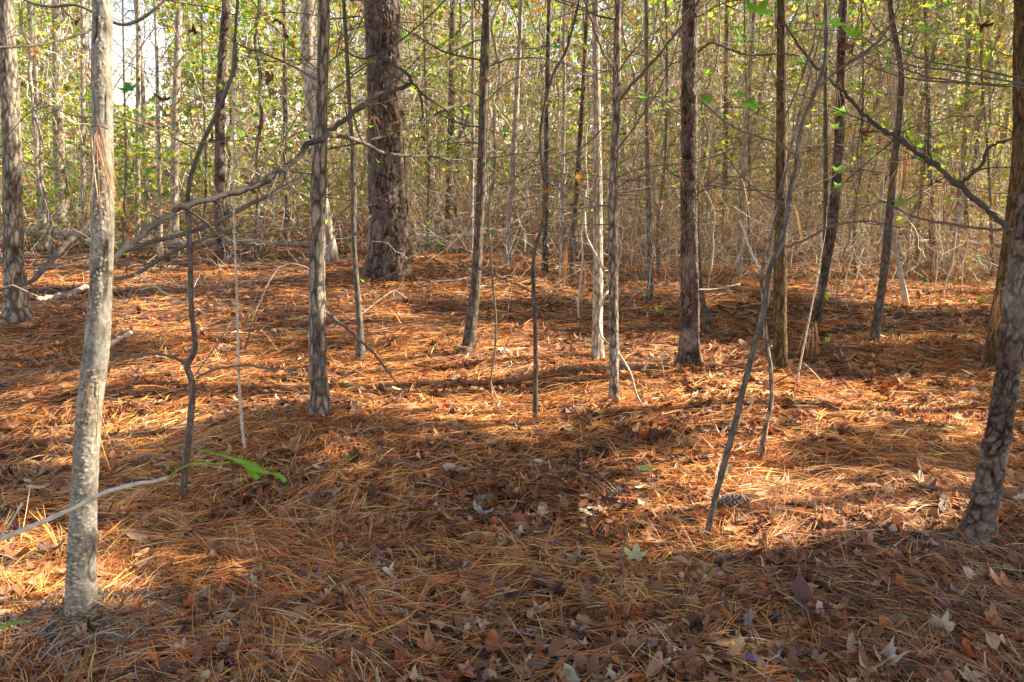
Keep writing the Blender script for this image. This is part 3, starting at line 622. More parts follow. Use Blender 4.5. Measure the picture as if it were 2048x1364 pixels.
G('sapling', 'lichen spotted thin trunk between the centre trunk and the dark pine', 'sapling', 'furrow_small', 'furrow',
  [(1292, -60, 8), (1293, 60, 8), (1294, 250, 9), (1297, 400, 11), (1300, 500, 12), (1300, 570, 12), (1298, 612, 15)], sides=28, step=.02, ext=4, seed=24, twigs=10, tw_z=(1.0, 3.4), tw_len=.8, leafn=12, pal=YGREEN)
G('sapling', 'thin stem leaning out behind the foot of the dark pine', 'sapling', 'furrow_small', 'dark',
  [(1392, 350, 7), (1394, 480, 9), (1400, 570, 11), (1412, 630, 12), (1424, 660, 14)], sides=24, step=.02, ext=3, seed=25)
G('sapling', 'slim pale trunk curving to the right of the dark leaning trunk', 'sapling', 'plain', 'light',
  [(1785, -60, 5), (1788, 200, 6), (1785, 380, 7), (1788, 460, 8), (1797, 530, 9), (1808, 580, 10), (1812, 612, 11)], sides=20, step=.02, ext=3, seed=26, twigs=6, tw_z=(1, 3), tw_len=.6)

for i, (lb, px, py, tx, zz, nl, pal_) in enumerate([('leafy green sapling just right of the broad pine', 858, 505, 846, (1.7, 4.2), 320, GREEN), ('leafy yellow sapling left of the tan furrowed trunk', 1500, 545, 1488, (1.7, 3.6), 240, YGREEN),
    ('leafy lime sapling at upper right, behind the arching branches', 1838, 560, 1850, (1.8, 3.8), 340, YGREEN), ('leafy sapling hanging over the far upper right corner', 1985, 560, 1960, (1.7, 3.6), 220, YGREEN),
    ('low leafy sapling right of the near warty trunk', 250, 500, 244, (.5, 1.7), 300, GREEN), ('leafy green sapling behind the crooked foreground sapling', 412, 500, 402, (.9, 3.0), 300, GREEN), ('slight leafy sapling beside the centre trunk', 1318, 560, 1330, (.8, 2.6), 130, GREEN),
    ('leafy sapling with yellow leaves right of the leaning reddish pine', 1712, 560, 1722, (1.6, 3.6), 200, YGREEN)]):
    G('leafy_sapling', lb, 'sapling', None, 'dark', [(tx, -60, 3), (tx+4, 150, 4), ((tx+px)/2+5, 330, 5), (px-3, 450, 6), (px, py, 8)], sides=8, step=.04, ext=2.0, flare=None, seed=80+i, twigs=16, tw_z=(zz[0]*.8, zz[1]), tw_len=.75, tw_r=.004, leafn=int(nl*1.3), pal=pal_, leafsz=.052)

# ---- the row of trees behind
BGT = [
 ('pine_tree', 'slim pale pine at the far left, behind the edge trunk', 'light', [(62, 0, 15), (72, 230, 15), (82, 400, 15), (86, 496, 18)]),
 ('pine_tree', 'short bright patched trunk left of the warty grey trunk', 'light', [(112, 0, 15), (116, 230, 20), (122, 400, 22), (128, 475, 28)]),
 ('pine_tree', 'thin pinkish trunk just left of the warty grey trunk', 'light', [(165, 0, 8), (166, 230, 9), (167, 380, 10), (170, 490, 12)]),
 ('pine_tree', 'thin pale trunk right of the warty grey trunk', 'light', [(276, 0, 8), (276, 250, 9), (275, 490, 11)]),
 ('pine_tree', 'slight pale trunk, second right of the warty grey trunk', 'light', [(284, 150, 8), (290, 300, 9), (298, 478, 12)]),
 ('pine_tree', 'tall straight pale pine below the blue gap of sky', 'light', [(357, 0, 13), (351, 230, 15), (349, 400, 16), (350, 508, 19)]),
 ('pine_tree', 'grey pine trunk left of the furrowed trunk, foot in the straw', 'pine', [(452, 0, 15), (444, 120, 17), (440, 230, 19), (440, 400, 21), (443, 500, 25), (441, 532, 30)]),
 ('hardwood_tree', 'mottled light and dark trunk directly behind the furrowed trunk', 'light', [(616, 0, 30), (618, 120, 29), (626, 230, 26), (646, 400, 22), (660, 480, 21), (666, 527, 26)]),
 ('pine_tree', 'mottled pale pine centred between the dark leaning trunk and thin reddish stem', 'light', [(1042, 0, 9), (1040, 67, 9), (1032, 220, 11), (1022, 400, 13), (1017, 480, 14), (1013, 535, 17)]),
 ('pine_tree', 'brown and white streaked trunk left of the pale straight centre trunk', 'pine', [(1172, 60, 8), (1165, 200, 9), (1152, 400, 11), (1144, 500, 13), (1138, 560, 15)]),
 ('hardwood_tree', 'thin bright stem leaning slightly near the thin reddish stem', 'light', [(1130, 0, 6), (1128, 200, 7), (1124, 400, 8), (1122, 560, 9)]),
 ('hardwood_tree', 'brown stem with ragged bark just right of the thin reddish stem', 'pine', [(1098, 0, 8), (1094, 200, 10), (1092, 400, 11), (1090, 550, 13)]),
 ('pine_tree', 'dark distant pine right of the broad pine', 'pine', [(906, 0, 13), (904, 130, 13), (902, 260, 14), (898, 400, 15), (896, 478, 17)]),
 ('hardwood_tree', 'slender brown stem right of the dark rough barked pine', 'furrow', [(1455, 0, 9), (1452, 200, 10), (1450, 400, 11), (1448, 520, 13)]),
 ('hardwood_tree', 'pale stem near the tan furrowed trunk, leaning left', 'light', [(1510, 0, 8), (1496, 200, 9), (1484, 400, 10), (1478, 560, 12)]),
 ('hardwood_tree', 'pale crooked stem at the far right behind the branches', 'light', [(1940, 0, 9), (1936, 150, 9), (1928, 300, 10), (1915, 450, 12), (1905, 560, 13)]),
 ('hardwood_tree', 'thin brown trunk at the right between the dark trunk and mossy trunk', 'furrow', [(1852, 0, 9), (1856, 200, 10), (1862, 400, 11), (1866, 540, 13)]),
 ('hardwood_tree', 'slim trunk left of the broad pine, hidden among twigs', 'furrow', [(568, 0, 8), (570, 200, 9), (573, 400, 11), (574, 500, 13)]),
 ('hardwood_tree', 'pale slim trunk left of the crooked grey sapling', 'light', [(312, 60, 6), (316, 250, 7), (321, 450, 8), (322, 520, 10)]),
 ('hardwood_tree', 'thin stem left of the dark leaning trunk, pale on one side', 'light', [(945, 0, 6), (946, 200, 7), (944, 400, 8), (942, 520, 9)]),
]
for i, (nm, lb, mt, pts) in enumerate(BGT):
    G(nm, lb, 'tree', 'pine' if mt == 'pine' else 'furrow', mt, pts, sides=26, step=.03, ext=6, flare=(.10, .2, 3), seed=40+i, twigs=9, tw_z=(.9, 4.0), tw_len=1.1, tw_r=.006,
      leafn=20, pal=YGREEN, leafsz=.05, dead_tufts=8 if i % 2 else 0, green_tufts=9 if i in (0, 3, 5, 6, 8, 12) else 0)

rL = np.random.default_rng(55)
def put_leaf(t, px, py, w, Y, col, dead=False, kind='star'):
    p = at(px, py, Y); s = .5*w*mpp(px, py, Y); rm = rand_rot(1, rL, .35 if not dead else 1.5)
    if not dead: rm = np.array([[[math.cos(a_), -math.sin(a_), 0], [math.sin(a_)*.75, math.cos(a_)*.75, -.66], [math.sin(a_)*.66, math.cos(a_)*.66, .75]] for a_ in [rL.uniform(-1.2, 1.2)]])
    m = MB(); leaves(m, leaf_template(kind, rL, 2.4 if dead else .35), p[None], rm, [s], np.array([col]))
    q = p+rm[0] @ np.array([0, -.12*s, 0]); e = q+rm[0] @ np.array([.1, -.7, 0])*s+np.array([0, 0, .5*s]); tube(m, spline(np.array([q, (q+e)/2, e]), 5), .0008, 4, col=col)
    m.build('leaf', M['litter' if dead else 'green'], t, np.array(t.location))
LGR = (.14, .30, .025); BR = (.16, .065, .04)
T_ = {o['label'][:28]: o for o in sc.objects if 'label' in o and o.get('category')}
def TT(k): return next(o for l, o in T_.items() if l.startswith(k))
rp = TT('leaning flaky'); fs = TT('tall leaning grey'); wt_ = TT('pale grey warty'); cs_ = TT('slender grey crooked'); ft = TT('straight finely'); dp = TT('dark rough')
for px, py, w_ in ((1515, 22, 78), (1592, 2, 40), (1640, 50, 44), (1668, 46, 52), (1712, 68, 56), (1850, 62, 58), (1600, 126, 34), (1415, 200, 46), (1500, 212, 54), (1480, 190, 30)): put_leaf(fs, px, py, w_, 2.5, LGR)
for px, py, w_ in ((1935, 318, 26), (1895, 400, 22), (2010, 352, 26)): put_leaf(rp, px, py, w_, 2.75, (.42, .52, .05))
for px, py, w_ in ((1684, 226, 44), (1670, 256, 30), (1675, 342, 32), (1678, 374, 30), (1800, 408, 34), (1842, 320, 22)): put_leaf(ft, px, py, w_, 4.4, (.28, .50, .05))
for px, py, w_, c in ((258, 180, 46, (.10, .30, .04)), (516, 178, 30, (.45, .45, .06)),): put_leaf(cs_, px, py, w_, 2.9, c)
for px, py, w_ in ((1113, 95, 26), (1288, 195, 26), (1010, 262, 26), (1240, 55, 0)):
    if w_: put_leaf(dp, px, py, w_, 4.3, (.20, .50, .05))
for t_, px, py, w_, Y in ((wt_, 155, 42, 30, 2.2), (cs_, 385, 62, 30, 2.9), (cs_, 575, 76, 16, 3.2), (cs_, 422, 284, 22, 2.9), (wt_, 517, 386, 34, 2.5), (wt_, 505, 372, 22, 2.5), (fs, 1700, 92, 40, 2.5), (fs, 1718, 264, 30, 2.7), (rp, 1960, 52, 34, 2.8), (dp, 1250, 268, 18, 4.2), (dp, 1332, 448, 18, 5.0), (ft, 1870, 364, 22, 3.)): put_leaf(t_, px, py, w_, Y, BR, True)

# needles heaped round the feet of the trunks
mb = MB(); r = np.random.default_rng(14)
def pile(px, py, rad, n, pal, L=.13, W=.0018, tl=.5):
    g = gpt(px, py); P0 = np.stack([g[0]+r.standard_normal(n)*rad, g[1]+r.standard_normal(n)*rad*.7, np.zeros(n)], 1); P0[:, 2] = gz(P0[:, 0], P0[:, 1])+r.random(n)*.03
    a_ = r.uniform(0, 6.28, n); e_ = r.uniform(-.15, tl, n); D = np.stack([np.cos(a_)*np.cos(e_), np.sin(a_)*np.cos(e_), np.sin(e_)], 1); LL = L*r.uniform(.6, 1.2, n); t = np.linspace(0, 1, 4)
    P = P0[:, None]+D[:, None]*(LL[:, None]*t)[..., None]; P[..., 2] -= (LL*.35)[:, None]*t**2; P[..., 2] = np.maximum(P[..., 2], gz(P[..., 0], P[..., 1])+.003)
    side = np.cross(D, r.standard_normal((n, 3))); side /= np.linalg.norm(side, axis=1)[:, None]; strands(mb, P, W*r.uniform(.7, 1.3, n), side, palette(pal, n, r, .25))
GP = [(.42, .36, .28, 3), (.30, .24, .18, 2), (.50, .26, .10, 1)]
pile(165, 1250, .055, 900, GP, tl=.9); pile(165, 1262, .09, 700, GP); pile(230, 1250, .10, 500, GP); pile(650, 850, .10, 700, NEEDLE); pile(700, 870, .12, 500, NEEDLE); pile(1850, 1050, .16, 800, GP, tl=.25); pile(1955, 1095, .08, 300, GP)
pile(375, 1010, .05, 200, NEEDLE); pile(1415, 1095, .06, 250, NEEDLE); pile(1230, 812, .07, 250, NEEDLE); pile(1378, 745, .12, 350, NEEDLE); pile(1560, 748, .1, 300, NEEDLE); pile(775, 548, .3, 700, NEEDLE, .16, .004)
for o in list(sc.objects):
    if o.get('category') in ('tree', 'sapling') and .6 < o.location.y < 9.5 and o.get('group') is None:
        q = np.array(o.location); fx, fy = to_px(q[None]); pile(float(fx[0]), float(fy[0]), .035+.012*q[1], 260, NEEDLE, .13, .0016*(1+q[1]*.15), .9)
prop(mb.build('straw_heaps', M['needle'], smooth=False), 'loose dry needles heaped round the feet of the trunks', 'pine straw', kind='stuff')

# ------------------------------------------------------------------ thicket of saplings behind: prototypes, then copies
def proto_sapling(seed, kind):
    r = np.random.default_rng(seed); H = r.uniform(5.5, 8); n = 26
    x = np.cumsum(r.standard_normal(n)*.05); y = np.cumsum(r.standard_normal(n)*.05); z = np.linspace(-.1, H, n)
    x -= x[0]; y -= y[0]; lean = r.uniform(-.11, .11)
    A = np.stack([x+lean*z, y, z], 1); r0 = {'thin': .014, 'pole': .035, 'pine': .03}[kind]
    lab = {'thin': 'slender bare sapling crowded among others in the thicket behind', 'pole': 'pole thin young trunk crowded among others in the thicket behind', 'pine': 'young pine with drooping dry needles in the thicket behind'}[kind]
    t = thing('young_pine' if kind == 'pine' else 'sapling', lab, 'sapling', (0, 0, 0), {'thin': 'slender saplings in the thicket', 'pole': 'pole thin trunks in the thicket', 'pine': 'young pines in the thicket'}[kind])
    mb = MB(); A2 = spline(A, 60); tube(mb, A2, np.linspace(r0, r0*.35, 60), 10, BARK['plain'] if kind == 'thin' else BARK['furrow'], seed=seed)
    mb.build('trunk', M['light' if seed % 3 else 'furrow'], t)
    m = MB(); ends = []
    for _ in range({'thin': 16, 'pole': 18, 'pine': 30}[kind]):
        k = r.integers(5, 58); az = r.uniform(0, 6.28); dv = np.array([math.cos(az), math.sin(az), r.uniform(-.3, .6)])
        grow(m, A2[k], dv, r.uniform(.4, 1.2), r0*.28, r, 2, 0, r.uniform(-.2, .6), 3, ends, kids=4, wig=.3, col=(r.uniform(.6, 1), 0, 0))
    leafset(m, ends, {'thin': 60, 'pole': 70, 'pine': 14}[kind], .042, YGREEN, r, spread=.08)
    leafset(m, ends, 12, .035, DEAD, r, spread=.03, tmpls=STARD, tilt=1.5)
    ni = {'thin': 14, 'pole': 26, 'pine': 90}[kind]; kx = r.integers(0, len(ends), ni)
    tuft(m, np.array([ends[i][0] for i in kx]), np.array([ends[i][1] for i in kx])*.3, 14, .16, .004, PINED, r, 2, .4, 1.5)
    if kind == 'pine':
        kx = r.integers(0, len(ends), 60); tuft(m, np.array([ends[i][0] for i in kx]), np.array([ends[i][1] for i in kx]), 20, .15, .004, PINEG, r, 2, .6, .2)
    m.build('crown', [M['light'], M['green'], M['needle']], t)
    return t
protos = [proto_sapling(200+i, k) for i, k in enumerate(('thin', 'thin', 'thin', 'pole', 'pole', 'pole', 'pine', 'pine', 'thin'))]
r = np.random.default_rng(77); used = set(); spots = []
tries = 0
while len(spots) < 235 and tries < 20000:
    tries += 1
    y = r.uniform(9.0, 23); x = r.uniform(-.78, .78)*y
    pxx = 1024+F*x/(y*cp)
    if y < 11.5 and (pxx < 1250 or r.random() < .5): continue
    if pxx < 700 and r.random() < (.72 if y < 15 else .45): continue
    if 200 < pxx < 345 and r.random() < .7: continue
    if any((x-a)**2+(y-b)**2 < .16 for a, b in spots): continue
    spots.append((x, y))
nn = len(spots)
while len(spots) < nn+34:
    y = r.uniform(6.3, 10.5); x = r.uniform(.04, .74)*y
    if any((x-a)**2+(y-b)**2 < .12 for a, b in spots): continue
    spots.append((x, y))
pw = np.array([.15, .15, .15, .1, .1, .09, .07, .07, .12]); pw /= pw.sum()
ZN = [(-999, 190, 'at the far left'), (190, 430, 'between the warty grey trunk and the crooked sapling'), (430, 720, 'around the furrowed trunk, left of the broad pine'), (720, 960, 'between the broad pine and the dark leaning trunk'),
      (960, 1190, 'around the thin reddish stem at centre'), (1190, 1380, 'between the centre trunk and the dark pine'), (1380, 1560, 'between the dark pine and the tan furrowed trunk'), (1560, 1760, 'behind the reddish leaning pine'), (1760, 1920, 'right of the dark right hand trunk'), (1920, 9999, 'behind the mossy trunk at the right edge')]
for si, (x, y) in enumerate(spots):
    k = int(r.choice(len(protos), p=pw)); z = float(gz(x, y)); s = r.uniform(.75, 1.25)
    if si >= nn: k = int(r.choice([0, 1, 2, 8])); s = r.uniform(.42, .7)
    s = float(s); rz = r.uniform(0, 6.28)
    zx = 1024+F*x/(y*cp-0.); zt = next(z_[2] for z_ in ZN if z_[0] <= zx < z_[1]); far = 'foremost' if si >= nn else 'nearer' if y < 14 else ('farther' if y > 18.5 else 'middle')
    kd = ('thin', 'thin', 'thin', 'pole', 'pole', 'pole', 'pine', 'pine', 'thin')[k]
    lb = {'thin': 'slender bare sapling', 'pole': 'thin young trunk', 'pine': 'young pine'}[kd]+' in the %s thicket ' % far+zt
    gp = lb+'s'[:0]
    if k not in used:
        used.add(k); o = protos[k]; o['label'] = lb; o['group'] = gp; o.location = (x, y, z); o.rotation_euler = (0, 0, rz); o.scale = (s, s, s)
    else: dup(protos[k], (x, y, z), rz, (s, s, s*r.uniform(.9, 1.1)), lb, gp)

# ------------------------------------------------------------------ brush: vines, dry stalks, low twigs (nobody could count it)
BRUSH = [(.46, .30, .16, 4), (.60, .46, .30, 3.5), (.30, .18, .10, 2), (.80, .70, .56, 4), (.36, .20, .09, 2), (.18, .11, .07, 1.5)]
def brush(mb, n, d0, d1, z1, L0, L1, W, r, left=.45, vertical=.8, K=6):
    x, y = fld_samples(n, d0, d1, r, .78); pxx = 1024+F*x/(y*cp)
    k = r.random(n) < np.where(pxx < 780, left, 1.)*np.where((pxx > 200) & (pxx < 345), .5, 1)*np.clip(.55+1.6*vn2(x/1.3, y/1.3, 51), .12, 1)
    x, y = x[k], y[k]; n = len(x)
    L = r.uniform(L0, L1, n); z = gz(x, y)+r.random(n)**1.1*z1
    D = np.stack([r.standard_normal(n)*.35, r.standard_normal(n)*.35, np.where(r.random(n) < .5, 1., -1.)*vertical*r.random(n)**.5], 1)+r.standard_normal((n, 3))*.3
    D /= np.linalg.norm(D, axis=1)[:, None]; D2 = r.standard_normal((n, 3))*.8; D2[:, 2] -= .25
    t = np.linspace(0, 1, K)
    P = np.stack([x, y, z], 1)[:, None]+D[:, None]*(L[:, None]*t)[..., None]+D2[:, None]*(L[:, None]*t**2)[..., None]+r.standard_normal((n, K, 3))*(.055*L)[:, None, None]
    P[..., 2] = np.maximum(P[..., 2], gz(P[..., 0], P[..., 1]))
    side = np.cross(D, r.standard_normal((n, 3))); side /= np.linalg.norm(side, axis=1)[:, None]
    strands(mb, P, W*r.uniform(.6, 1.5, n), side, palette(BRUSH, n, r, .25))
mb = MB(); r = np.random.default_rng(91)
brush(mb, 15000, 10.5, 16, 3.4, .25, .9, .010, r)
brush(mb, 12000, 15, 24, 5.5, .35, 1.3, .016, r, .4)
brush(mb, 14000, 8.2, 13, .7, .15, .6, .004, r, .25)
brush(mb, 5000, 8.5, 12, 2.6, .3, .9, .005, r, .12)
brush(mb, 3500, 6.6, 10, .5, .15, .6, .0035, r, .15)
prop(mb.build('brush', M['brush'], smooth=False), 'dense tan tangle of dry vines, stalks and twigs behind the trees', 'brush', kind='stuff')
# leafy undergrowth and the far wood
def cloud(mb, n, d0, d1, z0, z1, size, pal, r, dens, tm=RHOMB, cl=1.0, ns=61):
    x, y = fld_samples(n, d0, d1, r, .82); z = gz(x, y)+r.uniform(z0, z1, n); pxx = 1024+F*x/(y*cp)
    nz = vn3(np.stack([x/cl, y/cl, z/(cl*.6)], 1), ns)+.5*vn3(np.stack([x/cl, y/cl, z/cl], 1)*2.7, ns+1)
    pyy = 682-F*((y*sp+(z-CZ)*cp)/(y*cp-(z-CZ)*sp))
    k = nz+dens(x, y, z, pxx, pyy) > r.uniform(-.05, .35, n)
    P = np.stack([x, y, z], 1)[k]
    for tt in ([tm] if isinstance(tm, tuple) else tm):
        s = r.random(len(P)) < 1./(1 if isinstance(tm, tuple) else len(tm))
        leaves(mb, tt, P[s], rand_rot(s.sum(), r, 1.0), size*r.uniform(.6, 1.4, s.sum()), palette(pal, s.sum(), r, .3))
def gap(px, py): return ((px-275)/85.)**2+((py-95)/120.)**2 < 1
mb = MB(); r = np.random.default_rng(92)
cloud(mb, 74000, 10.5, 19, .1, 5.5, .068, YGREEN, r, lambda x, y, z, a, b: np.where(a > 1500, .05, 0)+np.where(a < 700, .08, 0)-.06+.05*np.clip(z-1, 0, 2)-.3*(gap(a, b)), STAR[:2], 1.4)
cloud(mb, 48000, 17, 27, .1, 8, .095, YGREEN, r, lambda x, y, z, a, b: np.where(a < 1000, .08, -.05)-.5*gap(a, b), RHOMB, 2.0, 71)
prop(mb.build('undergrowth', M['green'], smooth=False), 'bright yellow green leaves of shrubs and vines filling the wood behind', 'undergrowth', kind='stuff')
FARP = [(.13, .18, .04, 3), (.24, .28, .07, 3), (.22, .15, .08, 2.5), (.34, .25, .15, 2), (.06, .08, .03, 2.5), (.55, .50, .14, 1.2)]
mb = MB(); r = np.random.default_rng(93)
cloud(mb, 110000, 26, 60, .0, 17, .24, FARP, r, lambda x, y, z, a, b: .10-.9*gap(a, b), RHOMB, 4., 81)
brush(mb, 9000, 26, 50, 14, 1.5, 5, .05, r, 1, 1.5)
prop(mb.build('far_wood', M['green'], smooth=False), 'distant mass of olive and brown woodland closing the view', 'woodland', kind='stuff')

# ------------------------------------------------------------------ unseen pines added beside the picture, with leaf clumps shaped to shade the floor
for i, (x, y) in enumerate([(6.2, 2.2), (7.6, 4.6), (9.4, 1.0), (8.4, 7.4), (11.5, 4.0), (5.2, -.6), (12.5, 8.6), (10.2, -1.8), (6.9, 9.4)]):
    z = float(gz(x, y)); b = np.array([x, y, z]); t = thing('pine_tree', 'unseen pine added beyond the right edge of the view for shade', 'tree', b, 'unseen shading pines beyond the right edge')
    rr = np.random.default_rng(300+i); A = np.stack([x+np.cumsum(rr.standard_normal(30)*.02), y+np.cumsum(rr.standard_normal(30)*.02), z+np.linspace(-.1, 11, 30)], 1)
    mb = MB(); tube(mb, A, np.linspace(.085, .04, 30)*rr.uniform(.7, 1.3), 12); mb.build('trunk', M['pine'], t, b)
    CROWN_SPOTS.append((x, y, 11., t, b))
LIT = [(340, 650, 150, 60), (420, 730, 120, 35), (420, 535, 200, 30), (900, 560, 100, 45), (700, 590, 120, 35), (760, 650, 130, 30), (640, 740, 60, 25), (1000, 680, 90, 25),
       (1090, 830, 170, 45), (930, 850, 110, 35), (1330, 790, 100, 55), (1470, 790, 90, 40), (1800, 800, 210, 50), (1980, 880, 70, 40), (1180, 575, 130, 28), (1300, 700, 80, 25),
       (1300, 975, 200, 26), (1480, 890, 110, 22), (600, 915, 60, 16), (1700, 1030, 200, 8), (60, 820, 110, 34), (1950, 1000, 60, 20), (560, 1150, 10, 1),
       (1620, 560, 160, 30), (1850, 600, 120, 25), (1480, 1290, 10, 1), (880, 770, 110, 20), (150, 900, 90, 22)]
lit_pts = []
def lit_line(a, b, rad, n=14):
    for t in np.linspace(0, 1, n): lit_pts.append((np.array(a)*(1-t)+np.array(b)*t, rad))
lit_line(at(175, 900, 2.1), at(205, 20, 2.1), .34, 24); 
lit_line(at(770, 30, 8.8), at(790, 520, 8.8), .35); lit_line(at(1378, 20, 4.8), at(1380, 720, 4.8), .12); lit_line(at(1228, 380, 4.1), at(1228, 800, 4.1), .14)
lit_line(at(1192, 20, 5), at(1196, 380, 5), .12); lit_line(at(638, 320, 3.9), at(636, 600, 3.9), .12); lit_line(at(2020, 600, 2.6), at(1990, 900, 2.6), .12); lit_line(at(1562, 50, 4.8), at(1562, 350, 4.8), .12)
r = np.random.default_rng(401); N = 11000
gx = r.uniform(-6, 7.5, N); gy = r.uniform(.6, 11.5, N); hz = r.uniform(3.0, 8.5, N)
Cc = np.stack([gx, gy, np.zeros(N)], 1)+S[None]*(hz/S[2])[:, None]
pxx, pyy = to_px(np.stack([gx, gy, gz(gx, gy)], 1))
m = np.zeros(N)
for cx, cy, ax, ay in LIT:
    g1 = np.maximum(gy, 1.); q = ((pxx-cx)/(ax*.9+330/g1))**2+((pyy-cy)/(ay*.9+300/g1**2))**2; m = np.maximum(m, q < 1)
keep = (m == 0) | (r.random(N) < .02)
for p, rad in lit_pts:
    v = Cc-p; tt = v@S; dd = np.linalg.norm(v-tt[:, None]*S[None], axis=1); keep &= ~((dd < rad+.24) & (tt > 0))
keep &= r.random(N) < np.where(pyy < 600, .12, np.where(pyy > 1000, 1., np.where(pyy < 760, .42, .66)))
keep &= Cc[:, 2] > 1.9+.32*np.maximum(Cc[:, 1], 0)
Cc = Cc[keep]; print('clumps', len(Cc))
spots_c = np.array([(c[0], c[1], c[2]) for c in CROWN_SPOTS]); own = {}
for c in Cc:
    dxy = np.hypot(spots_c[:, 0]-c[0], spots_c[:, 1]-c[1]); own.setdefault(int(np.argmin(dxy)), []).append(c)
SHADE_LEAF = [(.10, .18, .05, 3), (.14, .22, .06, 2), (.20, .20, .08, 1)]
for k, cs in own.items():
    x, y, z, t, b = CROWN_SPOTS[k]; mb = MB()
    done = [np.array([x, y, max(3.2, min(z, 8.) - 1.5)])]
    for c in sorted(cs, key=lambda c: (c[0]-x)**2+(c[1]-y)**2):
        D_ = np.array(done); st = D_[np.argmin(((D_-c)**2).sum(1))]; done.append(c)
        if np.linalg.norm(st-c) < 2.2: tube(mb, spline(np.array([st, (st+c)/2+np.array([0, 0, .06]), c]), 5), np.linspace(.004, .002, 5), 3)
        n = int(r.integers(30, 65)); P = c+np.clip(r.standard_normal((n, 3)), -1.8, 1.8)*np.array([.14, .14, .11])
        leaves(mb, RHOMB, P, rand_rot(n, r), r.uniform(.035, .08, n), palette(SHADE_LEAF, n, r), 1)
    mb.build('shade_canopy', [M['twig'], M['green']], t, b)  # unseen leaf clumps, added where their shadows fall outside the LIT patches

# ------------------------------------------------------------------ single things lying or growing on the floor
def stick(name, label, cat, pts, ys, mat, kid=0, sides=10, seed=0, on_ground=False, group=None, leaf=None, nb=None):
    r = np.random.default_rng(600+seed); B = []
    for i, (px, py, wd) in enumerate(pts):
        Y = gpt(px, py)[1] if on_ground else ys[0]+(ys[1]-ys[0])*i/(len(pts)-1)
        p = at(px, py, Y)
        if on_ground: p[2] = gz(p[0], p[1])+.5*wd*mpp(px, py, Y)+.012
        B.append([*p, .5*wd*mpp(px, py, Y)])
    base = np.array(B[0][:3]); B = spline(np.array(B), max(10, len(B)*5))
    m = MB(); tube(m, B[:, :3], B[:, 3], sides, BARK['plain'] if B[:, 3].max() > .006 else None, seed=seed); ends = []
    for _ in range(kid):
        k = r.integers(1, len(B)-1); dv = B[k, :3]-B[k-1, :3]; dv /= np.linalg.norm(dv); v = r.standard_normal(3); v[2] = abs(v[2])
        grow(m, B[k, :3], dv*.5+v*.8, r.uniform(.08, .35), max(.0012, B[k, 3]*.4), r, 1, 0, 0, 3, ends, kids=2)
    if leaf: leafset(m, ends, leaf, .03, YGREEN, r, spread=.02)
    o = m.build(name, [M[mat], M['green']], None, base); prop(o, label, cat, group); return o
stick('fallen_log', 'grey fallen log lying across the floor behind the crooked sapling', 'log', [(215, 492, 17), (300, 490, 17), (395, 486, 15), (460, 482, 14), (530, 486, 13), (618, 490, 12)], (11.5, 11.3), 'furrow', 3, 20, 1)
stick('fallen_log', 'long low log at far left resting behind the leaning limb', 'log', [(0, 462, 15), (60, 464, 16), (120, 470, 16), (175, 468, 16)], (12.3, 12.2), 'furrow', 1, 20, 2)
stick('fallen_log', 'thin pale fallen trunk in shade right of the broad pine', 'log', [(830, 470, 7), (880, 474, 7), (940, 470, 8), (1000, 462, 8), (1060, 450, 7)], (12.2, 13.0), 'light', 3, 12, 3)
stick('fallen_log', 'dim fallen trunk lying in the brush at far right', 'log', [(1700, 492, 10), (1780, 486, 11), (1860, 484, 11), (1940, 486, 11), (2040, 492, 12)], (11.5, 11.5), 'light', 3, 14, 4)
stick('fallen_log', 'half buried grey trunk slanting through the brush at centre right', 'log', [(1230, 470, 9), (1340, 462, 10), (1440, 470, 9)], (13.2, 13.6), 'furrow', 3, 14, 5)
stick('fallen_limb', 'broken grey limb propped slantwise beside the left edge trunk', 'branch', [(-10, 578, 6), (40, 570, 7), (66, 560, 9), (90, 535, 11), (112, 510, 12), (130, 488, 11), (150, 474, 11)], (5.6, 6.6), 'grey', 6, 14, 6)
stick('dead_sapling', 'long pale dead stem leaning behind the near left trunk', 'branch', [(228, 558, 7), (270, 549, 8), (303, 529, 8), (340, 508, 8), (381, 488, 7), (430, 470, 5), (480, 452, 4)], (3.0, 3.3), 'grey', 7, 10, 7)
stick('dead_sapling', 'long grey dead stem slanting up to the furrowed trunk', 'branch', [(235, 508, 8), (270, 495, 8), (303, 484, 9), (371, 467, 9), (405, 455, 9), (448, 438, 8), (500, 408, 8), (540, 391, 7), (580, 370, 6), (622, 345, 5)], (3.1, 3.8), 'grey', 9, 10, 8)
stick('dead_sapling', 'arched grey bough spanning from the broad pine to the leaning trunk', 'branch', [(620, 274, 7), (650, 272, 8), (690, 274, 8), (730, 287, 8), (765, 305, 7), (810, 311, 6), (860, 313, 5), (910, 320, 4), (955, 318, 3)], (3.9, 5.0), 'grey', 6, 10, 9)
stick('dead_sapling', 'curving twiggy bough in front of the broad pine', 'branch', [(640, 300, 4), (700, 290, 4), (760, 275, 6), (800, 260, 6), (850, 240, 5.5), (900, 215, 5), (945, 208, 4), (975, 180, 3)], (4.1, 5.1), 'dark', 7, 10, 10)
stick('bare_branch', 'dark branch sagging across the near left trunk at the top', 'branch', [(20, -30, 5), (50, 0, 6), (101, 13, 6), (152, 10, 6), (202, 32, 7), (243, 49, 7), (280, 39, 7), (312, 16, 5), (330, 0, 4), (350, -30, 3)], (1.9, 1.95), 'dark', 4, 10, 11)
